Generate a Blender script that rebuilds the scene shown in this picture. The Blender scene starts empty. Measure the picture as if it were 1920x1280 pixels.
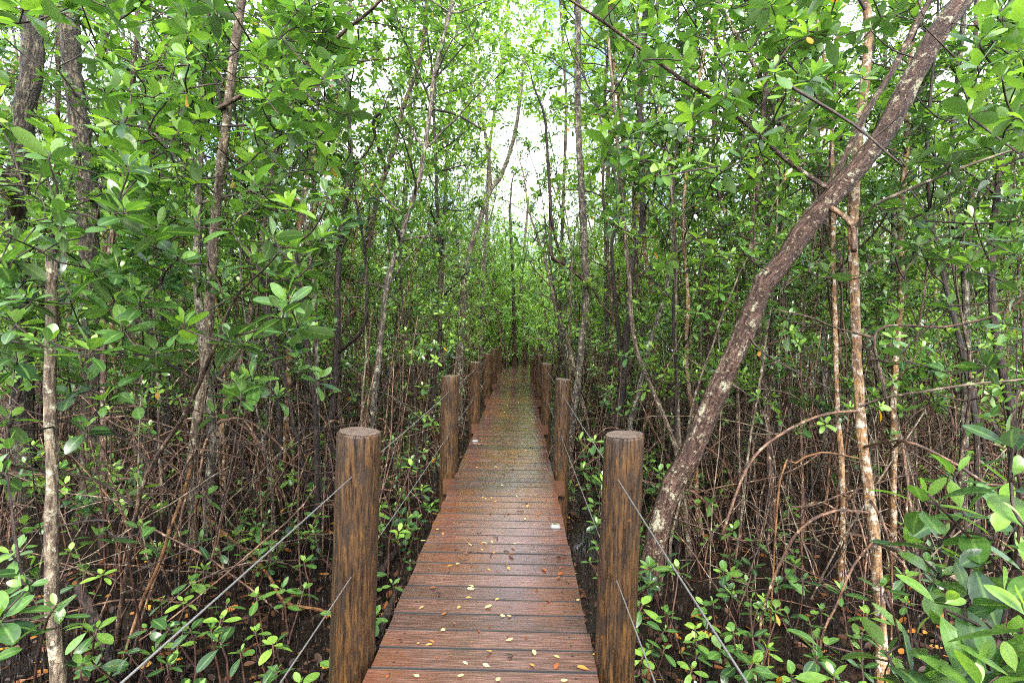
import bpy, math, random
import numpy as np
from mathutils import Matrix, Vector

S = bpy.context.scene
COL = S.collection
R = math.radians
rng = np.random.default_rng(7)
GZ = -0.75            # mud level; the deck top is z = 0

# ------------------------------------------------------------------ camera
F = 950.0
CAM = np.array([0.0, 0.0, 1.5])
cam = bpy.data.cameras.new('camera'); co = bpy.data.objects.new('camera', cam); COL.objects.link(co)
MR = Matrix.Rotation(R(90 - 1.34), 4, 'X') @ Matrix.Rotation(R(0.7), 4, 'Z')
co.matrix_world = Matrix.Translation(CAM) @ MR
cam.sensor_width = 36; cam.lens = 36 * F / 1920; cam.clip_start = 0.05; cam.clip_end = 900
S.camera = co
_m3 = np.array(MR.to_3x3())

def ray(px, py):
    d = _m3 @ np.array([(px - 960) / F, -(py - 640) / F, -1.0])
    return d / d[1]
def P(px, py, d): return CAM + ray(px, py) * d          # point at forward distance d
def G(px, py, z=0.0):                                    # point on a level plane
    r = ray(px, py); return CAM + r * ((z - CAM[2]) / r[2])
def pix(p):                                              # world -> photo pixel
    q = _m3.T @ (np.asarray(p) - CAM)
    return 960 + F * q[0] / -q[2], 640 - F * q[1] / -q[2]

# ------------------------------------------------------------------ object helpers
def tag(o, label=None, cat=None, group=None, kind=None):
    if label: o['label'] = label
    if cat: o['category'] = cat
    if group: o['group'] = group
    if kind: o['kind'] = kind
    return o
def empty(name, loc, rz=0.0):
    o = bpy.data.objects.new(name, None); o.location = loc; o.rotation_euler.z = rz
    o.empty_display_size = 0.1; COL.objects.link(o); return o

class MB:
    """collects geometry, links it as one mesh object"""
    def __init__(s): s.v = []; s.q = []; s.t = []; s.ti = []; s.mi = []; s.bk = []; s.n = 0; s.qm = []; s.tm = []
    def add(s, v, q=None, t=None, tint=0.5, mid=1.0, bk=None, mat=0):
        v = np.asarray(v, float).reshape(-1, 3); k = len(v)
        s.v.append(v)
        if q is not None and len(q):
            q = np.asarray(q, int).reshape(-1, 4); s.q.append(q + s.n); s.qm.append(np.full(len(q), mat))
        if t is not None and len(t):
            t = np.asarray(t, int).reshape(-1, 3); s.t.append(t + s.n); s.tm.append(np.full(len(t), mat))
        s.ti.append(np.broadcast_to(np.asarray(tint, float), (k,))); s.mi.append(np.broadcast_to(np.asarray(mid, float), (k,)))
        s.bk.append(v if bk is None else bk); s.n += k
    def merge(s, o, mat):
        if not o.n: return s
        v, q, t = np.concatenate(o.v), (np.concatenate(o.q) if o.q else None), (np.concatenate(o.t) if o.t else None)
        s.add(v, q, t, np.concatenate(o.ti), np.concatenate(o.mi), np.concatenate(o.bk), mat); return s
    def mesh(s, name, mats, org=(0, 0, 0), smooth=True):
        me = bpy.data.meshes.new(name)
        v = (np.concatenate(s.v) if s.v else np.zeros((0, 3))) - np.asarray(org, float)
        q = np.concatenate(s.q) if s.q else np.zeros((0, 4), int); t = np.concatenate(s.t) if s.t else np.zeros((0, 3), int)
        me.vertices.add(len(v)); me.vertices.foreach_set('co', v.astype(np.float32).ravel())
        nl = q.size + t.size; me.loops.add(nl)
        me.loops.foreach_set('vertex_index', np.concatenate([q.ravel(), t.ravel()]).astype(np.int32))
        me.polygons.add(len(q) + len(t))
        st = np.concatenate([np.arange(len(q)) * 4, q.size + np.arange(len(t)) * 3]).astype(np.int32)
        me.polygons.foreach_set('loop_start', st)
        me.polygons.foreach_set('use_smooth', np.full(len(st), bool(smooth)))
        mi = np.concatenate(s.qm + s.tm).astype(np.int32) if (s.qm or s.tm) else np.zeros(0, np.int32)
        me.polygons.foreach_set('material_index', mi)
        for nm, arr in (('tint', s.ti), ('mid', s.mi)):
            a = me.attributes.new(nm, 'FLOAT', 'POINT')
            if arr: a.data.foreach_set('value', np.concatenate(arr).astype(np.float32))
        a = me.attributes.new('bk', 'FLOAT_VECTOR', 'POINT')
        if s.bk: a.data.foreach_set('vector', np.concatenate(s.bk).astype(np.float32).ravel())
        for m in (mats if isinstance(mats, (list, tuple)) else [mats]): me.materials.append(m)
        me.update(calc_edges=True); me.validate()
        return me
    def build(s, name, mats, parent=None, org=(0, 0, 0), smooth=True):
        o = bpy.data.objects.new(name, s.mesh(name, mats, org, smooth)); COL.objects.link(o)
        if parent is not None: o.parent = parent
        return o
def mobj(name, me, parent=None, loc=(0, 0, 0)):
    o = bpy.data.objects.new(name, me); COL.objects.link(o); o.location = loc
    if parent is not None: o.parent = parent
    return o
def copy_tree(o, parent=None):
    c = o.copy(); COL.objects.link(c)
    if parent is not None: c.parent = parent
    for ch in o.children: copy_tree(ch, c)
    return c

def nrm(a): return a / np.maximum(np.linalg.norm(a, axis=-1, keepdims=True), 1e-9)
def box(mb, x0, x1, y0, y1, z0, z1, tint=.5, bev=0.0, fr=None):
    """box with bevelled top edges; fr = (origin, ux, uy) places it"""
    b = bev
    pr = [(x0, z0), (x0, z1 - b), (x0 + b, z1), (x1 - b, z1), (x1, z1 - b), (x1, z0)] if b else None
    if b:
        # profile across Y, extruded along X
        prof = [(y0, z0), (y0, z1 - b), (y0 + b, z1), (y1 - b, z1), (y1, z1 - b), (y1, z0)]
        n = len(prof)
        v = [(x0, y, z) for y, z in prof] + [(x1, y, z) for y, z in prof]
        q = [(i, (i + 1) % n, n + (i + 1) % n, n + i) for i in range(n)]
        t = []; q += [(5, 4, 1, 0), (4, 3, 2, 1), (6, 7, 10, 11), (7, 8, 9, 10)]
        q = [tuple(reversed(f)) for f in q]
    else:
        v = [(x0, y0, z0), (x1, y0, z0), (x1, y1, z0), (x0, y1, z0), (x0, y0, z1), (x1, y0, z1), (x1, y1, z1), (x0, y1, z1)]
        q = [(3, 2, 1, 0), (4, 5, 6, 7), (0, 1, 5, 4), (1, 2, 6, 5), (2, 3, 7, 6), (3, 0, 4, 7)]
    v = np.array(v, float); bk = v.copy()
    if fr is not None:
        o, ux, uy = fr; v = np.asarray(o) + v[:, :1] * ux + v[:, 1:2] * uy + v[:, 2:] * np.array([0, 0, 1.0])
    mb.add(v, q, None, tint, 1.0, bk)

def spline(pts, step=None, n=None):
    """Catmull-Rom through the points"""
    p = np.asarray(pts, float)
    if len(p) < 2: return p
    e = np.vstack([2 * p[0] - p[1], p, 2 * p[-1] - p[-2]])
    L = np.linalg.norm(np.diff(p, axis=0), axis=1)
    out = []
    for i in range(len(p) - 1):
        k = max(1, int(round(L[i] / step))) if step else max(1, n // (len(p) - 1))
        t = np.linspace(0, 1, k, endpoint=False)[:, None]
        a, b, c, d = e[i], e[i + 1], e[i + 2], e[i + 3]
        out.append(.5 * (2 * b + (c - a) * t + (2 * a - 5 * b + 4 * c - d) * t ** 2 + (3 * b - a - 3 * c + d) * t ** 3))
    out.append(p[-1:]); return np.vstack(out)

def tube(mb, pts, rad, sides=6, tint=.5, rough=0.0, g=None, cap=True, mat=0):
    p = np.asarray(pts, float); n = len(p)
    r = np.broadcast_to(np.asarray(rad, float), (n,)).copy()
    T = np.empty_like(p); T[1:-1] = p[2:] - p[:-2]; T[0] = p[1] - p[0]; T[-1] = p[-1] - p[-2]; T = nrm(T)
    u = np.array([1.0, .13, .2]) if abs(T[0][0]) < .8 else np.array([.1, 1.0, .2])
    U = np.empty_like(p)
    for i in range(n):
        u = u - T[i] * (u @ T[i]); u = u / max(1e-9, math.sqrt(u @ u)); U[i] = u
    Wv = np.cross(T, U)
    th = np.arange(sides) * (2 * math.pi / sides)
    ca, sa = np.cos(th), np.sin(th)
    rr = np.repeat(r[:, None], sides, 1)
    if rough and g is not None:
        ring = g.normal(0, rough * .7, n)[:, None]; lobe = np.cumsum(g.normal(0, rough * .5, (n, sides)), 0); lobe -= lobe.mean(0)
        rr = rr * np.clip(1 + ring + np.clip(lobe, -.12, .12) + g.normal(0, rough * .45, (n, sides)), .6, 1.5)
    v = p[:, None] + (U[:, None] * ca[None, :, None] + Wv[:, None] * sa[None, :, None]) * rr[..., None]
    s = np.concatenate([[0], np.cumsum(np.linalg.norm(np.diff(p, axis=0), axis=1))])
    off = float(abs(p[0].sum()) % 7) * 3
    bk = np.stack([rr * ca, rr * sa, np.repeat((s + off)[:, None], sides, 1)], -1)
    i = np.arange(n - 1)[:, None] * sides; j = np.arange(sides)[None]; jn = (j + 1) % sides
    q = np.stack([i + j, i + jn, i + sides + jn, i + sides + j], -1).reshape(-1, 4)
    v = v.reshape(-1, 3); bk = bk.reshape(-1, 3); t = None
    if cap:
        v = np.vstack([v, p[-1:]]); bk = np.vstack([bk, [[0, 0, s[-1] + off]]]); c = n * sides; b = (n - 1) * sides
        t = [(b + k, b + (k + 1) % sides, c) for k in range(sides)]
    mb.add(v, q, t, tint, 1.0, bk, mat)

# ------------------------------------------------------------------ leaves
def _prof(ts, widest=.58):
    return [max(0.03, math.sin(math.pi * min(1, t ** .80)) ** .75) for t in ts]
def leaf_template(lod):
    # rows of (t, half width); returns verts (t, s, lift, mid), quads, tris
    if lod == 2:
        v = [(0, 0, 0, 1), (.42, -.88, .16, 1), (.78, -.8, .14, 1), (1, 0, 0, 1), (.78, .8, .14, 1), (.42, .88, .16, 1)]
        return np.array(v), np.array([(0, 3, 2, 1), (0, 5, 4, 3)]), np.zeros((0, 3), int)
    ts = (.3, .6, .86) if lod == 1 else (.07, .16, .3, .46, .62, .77, .89, .96)
    W = {.07: .05, .16: .28, .3: .72 if lod == 0 else .75, .46: .95, .6: 1.0, .62: 1.0, .77: .86, .86: .7, .89: .58, .96: .3}
    v = [(0, 0, 0, 0)]
    for t in ts:
        w = W[t]; v += [(t, -w, .2 * w, 1), (t, 0, 0, 0), (t, w, .2 * w, 1)]
    v.append((1, 0, 0, .6)); k = len(ts); tip = len(v) - 1
    q = []; tr = [(0, 2, 1), (0, 3, 2)]
    for i in range(k - 1):
        a = 1 + 3 * i; q += [(a, a + 1, a + 4, a + 3), (a + 1, a + 2, a + 5, a + 4)]
    a = 1 + 3 * (k - 1); tr += [(a, a + 1, tip), (a + 1, a + 2, tip)]
    return np.array(v), np.array(q), np.array(tr)
LT = [leaf_template(i) for i in range(3)]

def leaves(mb, base, d, nr, L, Wd, tint, lod, curl, mat=0):
    tv, tq, tt = LT[lod]; N = len(base); k = len(tv)
    d = nrm(d); nr = nrm(nr - d * (nr * d).sum(-1, keepdims=True)); sd = np.cross(d, nr)
    t = tv[:, 0][None, :, None]; s = tv[:, 1][None, :, None]; l = tv[:, 2][None, :, None]
    L_ = L[:, None, None]; W_ = Wd[:, None, None]; c = curl[:, None, None]
    v = base[:, None] + d[:, None] * (t * L_ * (1 - .25 * abs(c) * t)) + sd[:, None] * (s * W_) + nr[:, None] * (l * W_ - c * t * t * L_)
    o = (np.arange(N) * k)[:, None, None]
    mb.add(v.reshape(-1, 3), (tq[None] + o).reshape(-1, 4), (tt[None] + o).reshape(-1, 3) if len(tt) else None,
           np.repeat(tint, k), np.tile(tv[:, 3], N), None, mat)

def rosettes(mb, g, pos, axis, size, lod, tint0=.35, nmin=5, nmax=10, yellow=.005, mat=0):
    """whorls of stiff oval leaves at the twig tips"""
    pos = np.asarray(pos, float).reshape(-1, 3); N = len(pos)
    if not N: return
    axis = nrm(np.asarray(axis, float).reshape(-1, 3)); size = np.broadcast_to(np.asarray(size, float), (N,))
    M = nmax; cnt = g.integers(nmin, nmax + 1, N)
    j = np.arange(M)[None]; ok = j < cnt[:, None]
    fr = j / np.maximum(cnt[:, None] - 1, 1)
    az = j * 2.39996 + g.uniform(0, 6.28, (N, 1)) + g.normal(0, .22, (N, M))
    el = np.radians(14 + 80 * fr ** .75 + g.normal(0, 9, (N, M)))
    a = np.array([.3, .9, .1]); u = nrm(np.cross(axis, a)); w = np.cross(axis, u)
    perp = u[:, None] * np.cos(az)[..., None] + w[:, None] * np.sin(az)[..., None]
    d = axis[:, None] * np.cos(el)[..., None] + perp * np.sin(el)[..., None]
    d = d + np.array([0, 0, -.25]) * (fr ** 2)[..., None]
    nr = axis[:, None] * 1.0 - perp * .35 + g.normal(0, .18, (N, M, 3))
    L = size[:, None] * (.5 + .55 * np.minimum(1, fr * 1.8)) * g.uniform(.62, 1.22, (N, M))
    base = pos[:, None] - axis[:, None] * (fr * size[:, None] * .35)[..., None] + perp * .004
    tn = np.clip(tint0 + g.normal(0, .12, (N, 1)) + g.normal(0, .10, (N, M)) + .46 * np.maximum(0, 1 - fr) ** 2.0, 0, .86)
    old = (g.random((N, M)) < yellow) & (fr > .5); tn = np.where(old, g.uniform(.92, 1, (N, M)), tn)
    d = np.where(old[..., None], d + np.array([0, 0, -1.2]), d); L = np.where(old, L * .75, L)
    m = ok.ravel()
    leaves(mb, base.reshape(-1, 3)[m], d.reshape(-1, 3)[m], nr.reshape(-1, 3)[m], L.ravel()[m],
           (L * g.uniform(.165, .275, (N, M))).ravel()[m], tn.ravel()[m], lod, g.uniform(-.12, .38, (N, M)).ravel()[m], mat)

# ------------------------------------------------------------------ materials
def new_mat(name):
    m = bpy.data.materials.new(name); m.use_nodes = True; nt = m.node_tree; nt.nodes.clear()
    return m, nt, nt.nodes, nt.links
def nd(nt, typ, **kw):
    n = nt.nodes.new(typ)
    for k, v in kw.items():
        if k[0] == '_': n.inputs[k[1:].replace('_', ' ')].default_value = v
        else: setattr(n, k, v)
    return n
def ramp(nt, src, stops, interp='LINEAR'):
    r = nt.nodes.new('ShaderNodeValToRGB'); e = r.color_ramp.elements; r.color_ramp.interpolation = interp
    while len(e) < len(stops): e.new(.5)
    for x, (p, c) in zip(e, stops):
        x.position = p; x.color = (*c, 1) if len(c) == 3 else c
    nt.links.new(src, r.inputs[0]); return r.outputs[0]
def g3(v): return (v, v, v)
def mixc(nt, f, a, b, mode='MIX'):
    n = nt.nodes.new('ShaderNodeMix'); n.data_type = 'RGBA'; n.blend_type = mode
    for sock, val in ((n.inputs[0], f), (n.inputs[6], a), (n.inputs[7], b)):
        if hasattr(val, 'default_value'): nt.links.new(val, sock)
        elif isinstance(val, (int, float)): sock.default_value = val
        else: sock.default_value = (*val, 1)
    return n.outputs[2]
def attr(nt, name, out=2):
    return nd(nt, 'ShaderNodeAttribute', attribute_name=name).outputs[out]
def noise(nt, vec, scale, detail=4, rough=.6, dim='3D'):
    n = nd(nt, 'ShaderNodeTexNoise', _Scale=scale, _Detail=detail, _Roughness=rough)
    nt.links.new(vec, n.inputs['Vector']); return n.outputs['Fac']
def vscale(nt, vec, s):
    m = nd(nt, 'ShaderNodeMapping'); m.inputs['Scale'].default_value = s; nt.links.new(vec, m.inputs['Vector']); return m.outputs[0]
def bump(nt, h, strength, dist):
    b = nd(nt, 'ShaderNodeBump', _Strength=strength, _Distance=dist); nt.links.new(h, b.inputs['Height']); return b.outputs[0]
def principled(nt, col, rough, normal=None, spec=.5, metal=0.0):
    p = nt.nodes.new('ShaderNodeBsdfPrincipled')
    for sock, val in ((p.inputs['Base Color'], col), (p.inputs['Roughness'], rough)):
        if hasattr(val, 'default_value'): nt.links.new(val, sock)
        elif isinstance(val, (int, float)): sock.default_value = val
        else: sock.default_value = (*val, 1)
    p.inputs['Specular IOR Level'].default_value = spec; p.inputs['Metallic'].default_value = metal
    if normal is not None: nt.links.new(normal, p.inputs['Normal'])
    return p.outputs[0]
def out(nt, sh): nt.links.new(sh, nt.nodes.new('ShaderNodeOutputMaterial').inputs['Surface'])

def leaf_mat(name, near):
    m, nt, ns, lk = new_mat(name)
    t = attr(nt, 'tint')
    oi = nt.nodes.new('ShaderNodeObjectInfo')
    r1 = nd(nt, 'ShaderNodeMath', operation='MULTIPLY_ADD'); lk.new(oi.outputs['Random'], r1.inputs[0]); r1.inputs[1].default_value = .30; r1.inputs[2].default_value = -.13
    r2 = nd(nt, 'ShaderNodeMath', operation='GREATER_THAN'); lk.new(t, r2.inputs[0]); r2.inputs[1].default_value = .89
    r3 = nd(nt, 'ShaderNodeMath', operation='ADD'); lk.new(t, r3.inputs[0]); lk.new(r1.outputs[0], r3.inputs[1])
    r4 = nd(nt, 'ShaderNodeMath', operation='MINIMUM'); lk.new(r3.outputs[0], r4.inputs[0]); r4.inputs[1].default_value = .88
    r5 = nd(nt, 'ShaderNodeMix'); lk.new(r2.outputs[0], r5.inputs[0]); lk.new(r4.outputs[0], r5.inputs[2]); lk.new(t, r5.inputs[3])
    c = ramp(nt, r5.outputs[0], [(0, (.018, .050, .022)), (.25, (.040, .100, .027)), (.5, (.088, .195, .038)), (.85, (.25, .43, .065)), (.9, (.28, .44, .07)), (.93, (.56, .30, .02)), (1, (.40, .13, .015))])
    if near:
        mid = attr(nt, 'mid'); v = ramp(nt, mid, [(0, g3(.75)), (.10, g3(.35)), (.22, g3(0))])
        c = mixc(nt, v, c, (.20, .34, .09))
        tc = nt.nodes.new('ShaderNodeTexCoord'); nz = noise(nt, tc.outputs['Object'], 60, 3)
        c = mixc(nt, .35, c, mixc(nt, ramp(nt, nz, [(.3, g3(0)), (.7, g3(1))]), (.25, .4, .3), (1.3, 1.2, 1.0)), 'MULTIPLY')
        dm = noise(nt, tc.outputs['Object'], 38, 3, .7); c = mixc(nt, ramp(nt, dm, [(.68, g3(0)), (.71, g3(.8))]), c, (.11, .055, .02))
        nz2 = noise(nt, tc.outputs['Object'], 25, 2); rg = ramp(nt, nz2, [(.35, g3(.24)), (.65, g3(.42))])
        nm = bump(nt, nz, .25, .004)
    else:
        rg = .30; nm = None
    geo = nt.nodes.new('ShaderNodeNewGeometry')
    cb = mixc(nt, geo.outputs['Backfacing'], c, mixc(nt, .45, c, (.19, .27, .10)))
    p = principled(nt, cb, rg, nm, .85)
    tr = nt.nodes.new('ShaderNodeBsdfTranslucent'); lk.new(mixc(nt, .6, c, (1.95, 2.05, .45), 'MULTIPLY'), tr.inputs[0])
    mx = nt.nodes.new('ShaderNodeMixShader'); mx.inputs[0].default_value = .37
    lk.new(p, mx.inputs[1]); lk.new(tr.outputs[0], mx.inputs[2]); out(nt, mx.outputs[0]); return m

def bark_mat(name, dark, midc, pale, lich, lam, fis=1.0, rough=.55, spot=None, ls=16):
    m, nt, ns, lk = new_mat(name)
    bk = attr(nt, 'bk', 1)
    st = vscale(nt, bk, (1, 1, .22))
    n1 = noise(nt, st, 48, 6, .72); n2 = noise(nt, bk, 7, 4, .6); n3 = noise(nt, bk, ls, 5, .75)
    c = ramp(nt, n1, [(.38, tuple(x * .45 for x in dark)), (.46, dark), (.54, midc), (.66, pale)])
    c = mixc(nt, ramp(nt, n2, [(.40, g3(0)), (.62, g3(.75))]), c, dark)
    lm = ramp(nt, n3, [(lam, g3(0)), (lam + .07, g3(.85))])
    c = mixc(nt, lm, c, lich)
    if spot:
        n4 = noise(nt, bk, 42, 3, .6)
        c = mixc(nt, ramp(nt, n4, [(.60, g3(0)), (.66, g3(.9))]), c, spot)
    h = nd(nt, 'ShaderNodeMath', operation='MULTIPLY_ADD'); lk.new(n1, h.inputs[0]); h.inputs[1].default_value = 1.0; lk.new(n3, h.inputs[2])
    out(nt, principled(nt, c, rough, bump(nt, h.outputs[0], 1.0, .02 * fis), .4)); return m

M_leaf_near = leaf_mat('leaf_near', True)
M_leaf = leaf_mat('leaf', False)
BK = {
    'brown': bark_mat('bark_brown', (.034, .018, .012), (.14, .078, .050), (.27, .175, .115), (.42, .37, .25), .57),
    'lichen': bark_mat('bark_lichen', (.042, .020, .013), (.12, .064, .044), (.22, .135, .098), (.52, .48, .33), .565, 1.6, .5, (.34, .27, .18), 9.5),
    'pale': bark_mat('bark_pale', (.075, .050, .032), (.25, .19, .125), (.42, .34, .24), (.50, .46, .32), .56),
    'furrow': bark_mat('bark_furrowed', (.022, .016, .011), (.14, .11, .072), (.32, .27, .18), (.34, .33, .18), .58, 2.6, .55),
    'grey': bark_mat('bark_grey', (.045, .034, .026), (.19, .155, .115), (.38, .33, .25), (.46, .45, .30), .55, 1.6),
    'orange': bark_mat('bark_orange', (.10, .050, .022), (.27, .14, .05), (.38, .25, .13), (.48, .42, .33), .52, .8, .55, (.36, .17, .03)),
    'dark': bark_mat('bark_dark', (.016, .011, .009), (.058, .036, .027), (.12, .08, .06), (.30, .26, .19), .64),
    'root': bark_mat('bark_root', (.050, .024, .015), (.18, .088, .048), (.33, .195, .115), (.44, .34, .21), .56, .6, .4),
    'yroot': bark_mat('bark_root_yellow', (.10, .045, .018), (.22, .105, .038), (.33, .18, .075), (.40, .30, .18), .62, .6, .45),
    'twig': bark_mat('bark_twig', (.022, .013, .010), (.065, .040, .030), (.13, .09, .065), (.25, .21, .15), .68, .5),
    'stalk': bark_mat('bark_stalk', (.035, .014, .012), (.085, .036, .022), (.14, .075, .03), (.16, .12, .05), .66, .4),
}

# deck wood: wet red-brown planks
def deck_mat():
    m, nt, ns, lk = new_mat('wet_deck_wood')
    bk = attr(nt, 'bk', 1); t = attr(nt, 'tint'); tc = nt.nodes.new('ShaderNodeTexCoord'); ob = tc.outputs['Object']
    add = nd(nt, 'ShaderNodeVectorMath', operation='ADD'); cx = nt.nodes.new('ShaderNodeCombineXYZ')
    mu = nd(nt, 'ShaderNodeMath', operation='MULTIPLY'); lk.new(t, mu.inputs[0]); mu.inputs[1].default_value = 37
    lk.new(mu.outputs[0], cx.inputs[0]); lk.new(mu.outputs[0], cx.inputs[2]); lk.new(bk, add.inputs[0]); lk.new(cx.outputs[0], add.inputs[1])
    gr = vscale(nt, add.outputs[0], (1.2, 26, 26)); n1 = noise(nt, gr, 5, 6, .65)
    gr2 = vscale(nt, add.outputs[0], (2.2, 90, 90)); n2 = noise(nt, gr2, 5, 4, .6)
    n3 = noise(nt, ob, 3.2, 5, .65); n4 = noise(nt, ob, 1.1, 4, .6)
    c = ramp(nt, n1, [(.28, (.026, .013, .010)), (.48, (.074, .036, .027)), (.72, (.185, .110, .090))])
    c = mixc(nt, ramp(nt, n2, [(.32, g3(.75)), (.5, g3(0))]), c, (.040, .018, .014))
    c = mixc(nt, .75, c, mixc(nt, t, (.50, .48, .52), (1.45, 1.28, 1.2)), 'MULTIPLY')
    c = mixc(nt, ramp(nt, n4, [(.48, g3(0)), (.60, g3(.6))]), c, (.13, .045, .015))        # rusty stain
    c = mixc(nt, ramp(nt, n3, [(.58, g3(0)), (.72, g3(.45))]), c, (.024, .018, .013))        # dark algae
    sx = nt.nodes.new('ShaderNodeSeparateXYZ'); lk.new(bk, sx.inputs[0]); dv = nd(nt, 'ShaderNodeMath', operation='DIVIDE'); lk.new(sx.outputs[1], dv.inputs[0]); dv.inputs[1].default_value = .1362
    c = mixc(nt, ramp(nt, dv.outputs[0], [(0, g3(1)), (.006, g3(1)), (.045, g3(0)), (.955, g3(0)), (.994, g3(1))]), c, (.006, .004, .003))   # gap shade painted onto the plank edges, along with grime in the joints
    def mth(op, a, b):
        n_ = nd(nt, 'ShaderNodeMath', operation=op)
        for k_, val in enumerate((a, b)):
            if val is None: continue
            if hasattr(val, 'default_value'): lk.new(val, n_.inputs[k_])
            else: n_.inputs[k_].default_value = val
        return n_.outputs[0]
    dx = mth('SUBTRACT', mth('ABSOLUTE', sx.outputs[0], None), .405); dy = mth('SUBTRACT', mth('ABSOLUTE', mth('SUBTRACT', sx.outputs[1], .068), None), .034)
    dd = mth('SQRT', mth('ADD', mth('MULTIPLY', dx, dx), mth('MULTIPLY', dy, dy)), None)
    c = mixc(nt, ramp(nt, dd, [(0, g3(.95)), (.0042, g3(.95)), (.0058, g3(0))]), c, (.012, .010, .010))            # screw heads
    rg = ramp(nt, noise(nt, ob, 4.2, 4, .6), [(.36, g3(.04)), (.55, g3(.10)), (.68, g3(.28))])
    h = nd(nt, 'ShaderNodeMath', operation='ADD'); lk.new(n1, h.inputs[0]); lk.new(n2, h.inputs[1])
    jm = ramp(nt, dv.outputs[0], [(0, g3(1)), (.02, g3(1)), (.05, g3(0)), (.95, g3(0)), (.98, g3(1))]); rg = mixc(nt, jm, rg, g3(.95))
    out(nt, principled(nt, c, rg, bump(nt, h.outputs[0], .14, .003), 1.0)); return m
def post_mat():
    m, nt, ns, lk = new_mat('treated_post_wood')
    bk = attr(nt, 'bk', 1); oi = nt.nodes.new('ShaderNodeObjectInfo')
    add = nd(nt, 'ShaderNodeVectorMath', operation='ADD'); lk.new(bk, add.inputs[0])
    cx = nt.nodes.new('ShaderNodeCombineXYZ'); mu = nd(nt, 'ShaderNodeMath', operation='MULTIPLY'); lk.new(oi.outputs['Random'], mu.inputs[0]); mu.inputs[1].default_value = 50
    lk.new(mu.outputs[0], cx.inputs[2]); lk.new(cx.outputs[0], add.inputs[1]); v = add.outputs[0]
    n1 = noise(nt, vscale(nt, v, (1, 1, .12)), 62, 6, .7); n2 = noise(nt, vscale(nt, v, (1, 1, .35)), 22, 4, .6); n3 = noise(nt, vscale(nt, v, (1, 1, .04)), 110, 3, .6)
    c = ramp(nt, n1, [(.36, (.016, .008, .004)), (.48, (.042, .020, .007)), (.58, (.080, .038, .010)), (.72, (.13, .066, .018))])
    c = mixc(nt, ramp(nt, n2, [(.54, g3(0)), (.59, g3(.75))]), c, (.022, .013, .007))
    c = mixc(nt, ramp(nt, n3, [(.34, g3(.6)), (.41, g3(0))]), c, (.016, .009, .004))
    sp = noise(nt, v, 30, 2, .5); c = mixc(nt, ramp(nt, sp, [(.74, g3(0)), (.78, g3(.6))]), c, (.30, .10, .02))
    hh = nd(nt, 'ShaderNodeMath', operation='ADD'); lk.new(n1, hh.inputs[0]); lk.new(ramp(nt, n3, [(.36, g3(0)), (.46, g3(1.2))]), hh.inputs[1])
    out(nt, principled(nt, c, .42, bump(nt, hh.outputs[0], .8, .012), .45)); return m
def end_mat():
    m, nt, ns, lk = new_mat('post_end_grain')
    bk = attr(nt, 'bk', 1); ln = nd(nt, 'ShaderNodeVectorMath', operation='LENGTH'); lk.new(bk, ln.inputs[0])
    n = noise(nt, bk, 25, 4); a = nd(nt, 'ShaderNodeMath', operation='MULTIPLY_ADD'); lk.new(n, a.inputs[0]); a.inputs[1].default_value = .012; lk.new(ln.outputs['Value'], a.inputs[2])
    b = nd(nt, 'ShaderNodeMath', operation='MULTIPLY'); lk.new(a.outputs[0], b.inputs[0]); b.inputs[1].default_value = 700
    s = nd(nt, 'ShaderNodeMath', operation='SINE'); lk.new(b.outputs[0], s.inputs[0])
    c = ramp(nt, s.outputs[0], [(0, (.11, .075, .062)), (1, (.16, .115, .098))]); c = mixc(nt, ramp(nt, n, [(.45, g3(0)), (.65, g3(.8))]), c, (.06, .04, .033))
    out(nt, principled(nt, c, .3, None, .5)); return m
def ground_mat():
    m, nt, ns, lk = new_mat('wet_mud')
    tc = nt.nodes.new('ShaderNodeTexCoord'); ob = tc.outputs['Object']
    n1 = noise(nt, ob, 3, 6, .65); n2 = noise(nt, ob, 22, 5, .65); n3 = noise(nt, ob, .8, 3, .5)
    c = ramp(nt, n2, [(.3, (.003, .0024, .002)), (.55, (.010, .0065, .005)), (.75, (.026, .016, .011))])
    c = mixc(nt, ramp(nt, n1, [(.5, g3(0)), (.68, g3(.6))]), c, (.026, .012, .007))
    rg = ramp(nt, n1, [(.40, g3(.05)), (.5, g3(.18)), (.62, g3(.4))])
    hh = ramp(nt, n1, [(.42, g3(0)), (.7, g3(1))]); h = mixc(nt, hh, g3(0.3), n2)
    out(nt, principled(nt, c, rg, bump(nt, h, .9, .03), .5)); return m
def simple(name, col, rough, metal=0.0, spec=.5, var=0.0, scale=20):
    m, nt, ns, lk = new_mat(name); c = col
    if var:
        tc = nt.nodes.new('ShaderNodeTexCoord'); n = noise(nt, tc.outputs['Object'], scale, 4)
        c = mixc(nt, n, tuple(x * (1 - var) for x in col), tuple(min(1, x * (1 + var)) for x in col))
    out(nt, principled(nt, c, rough, None, spec, metal)); return m
def tinted(name, stops, rough):
    m, nt, ns, lk = new_mat(name); t = attr(nt, 'tint'); c = ramp(nt, t, stops)
    tc = nt.nodes.new('ShaderNodeTexCoord'); n = noise(nt, tc.outputs['Object'], 90, 3)
    c = mixc(nt, .6, c, mixc(nt, n, g3(.45), g3(1.3)), 'MULTIPLY')
    out(nt, principled(nt, c, rough, None, .5)); return m
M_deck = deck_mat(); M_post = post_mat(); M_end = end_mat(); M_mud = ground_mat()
M_beam = simple('beam_wood', (.075, .030, .012), .5, var=.5, scale=12)
M_steel = simple('galvanised_cable', (.38, .37, .36), .35, .8, var=.15, scale=80)
M_plastic = simple('white_plastic', (.17, .17, .165), .3, var=.06)
M_solar = simple('solar_cell', (.10, .09, .02), .15, var=.4, scale=200)
M_screw = simple('screw_head', (.05, .045, .045), .4, .6)
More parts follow.
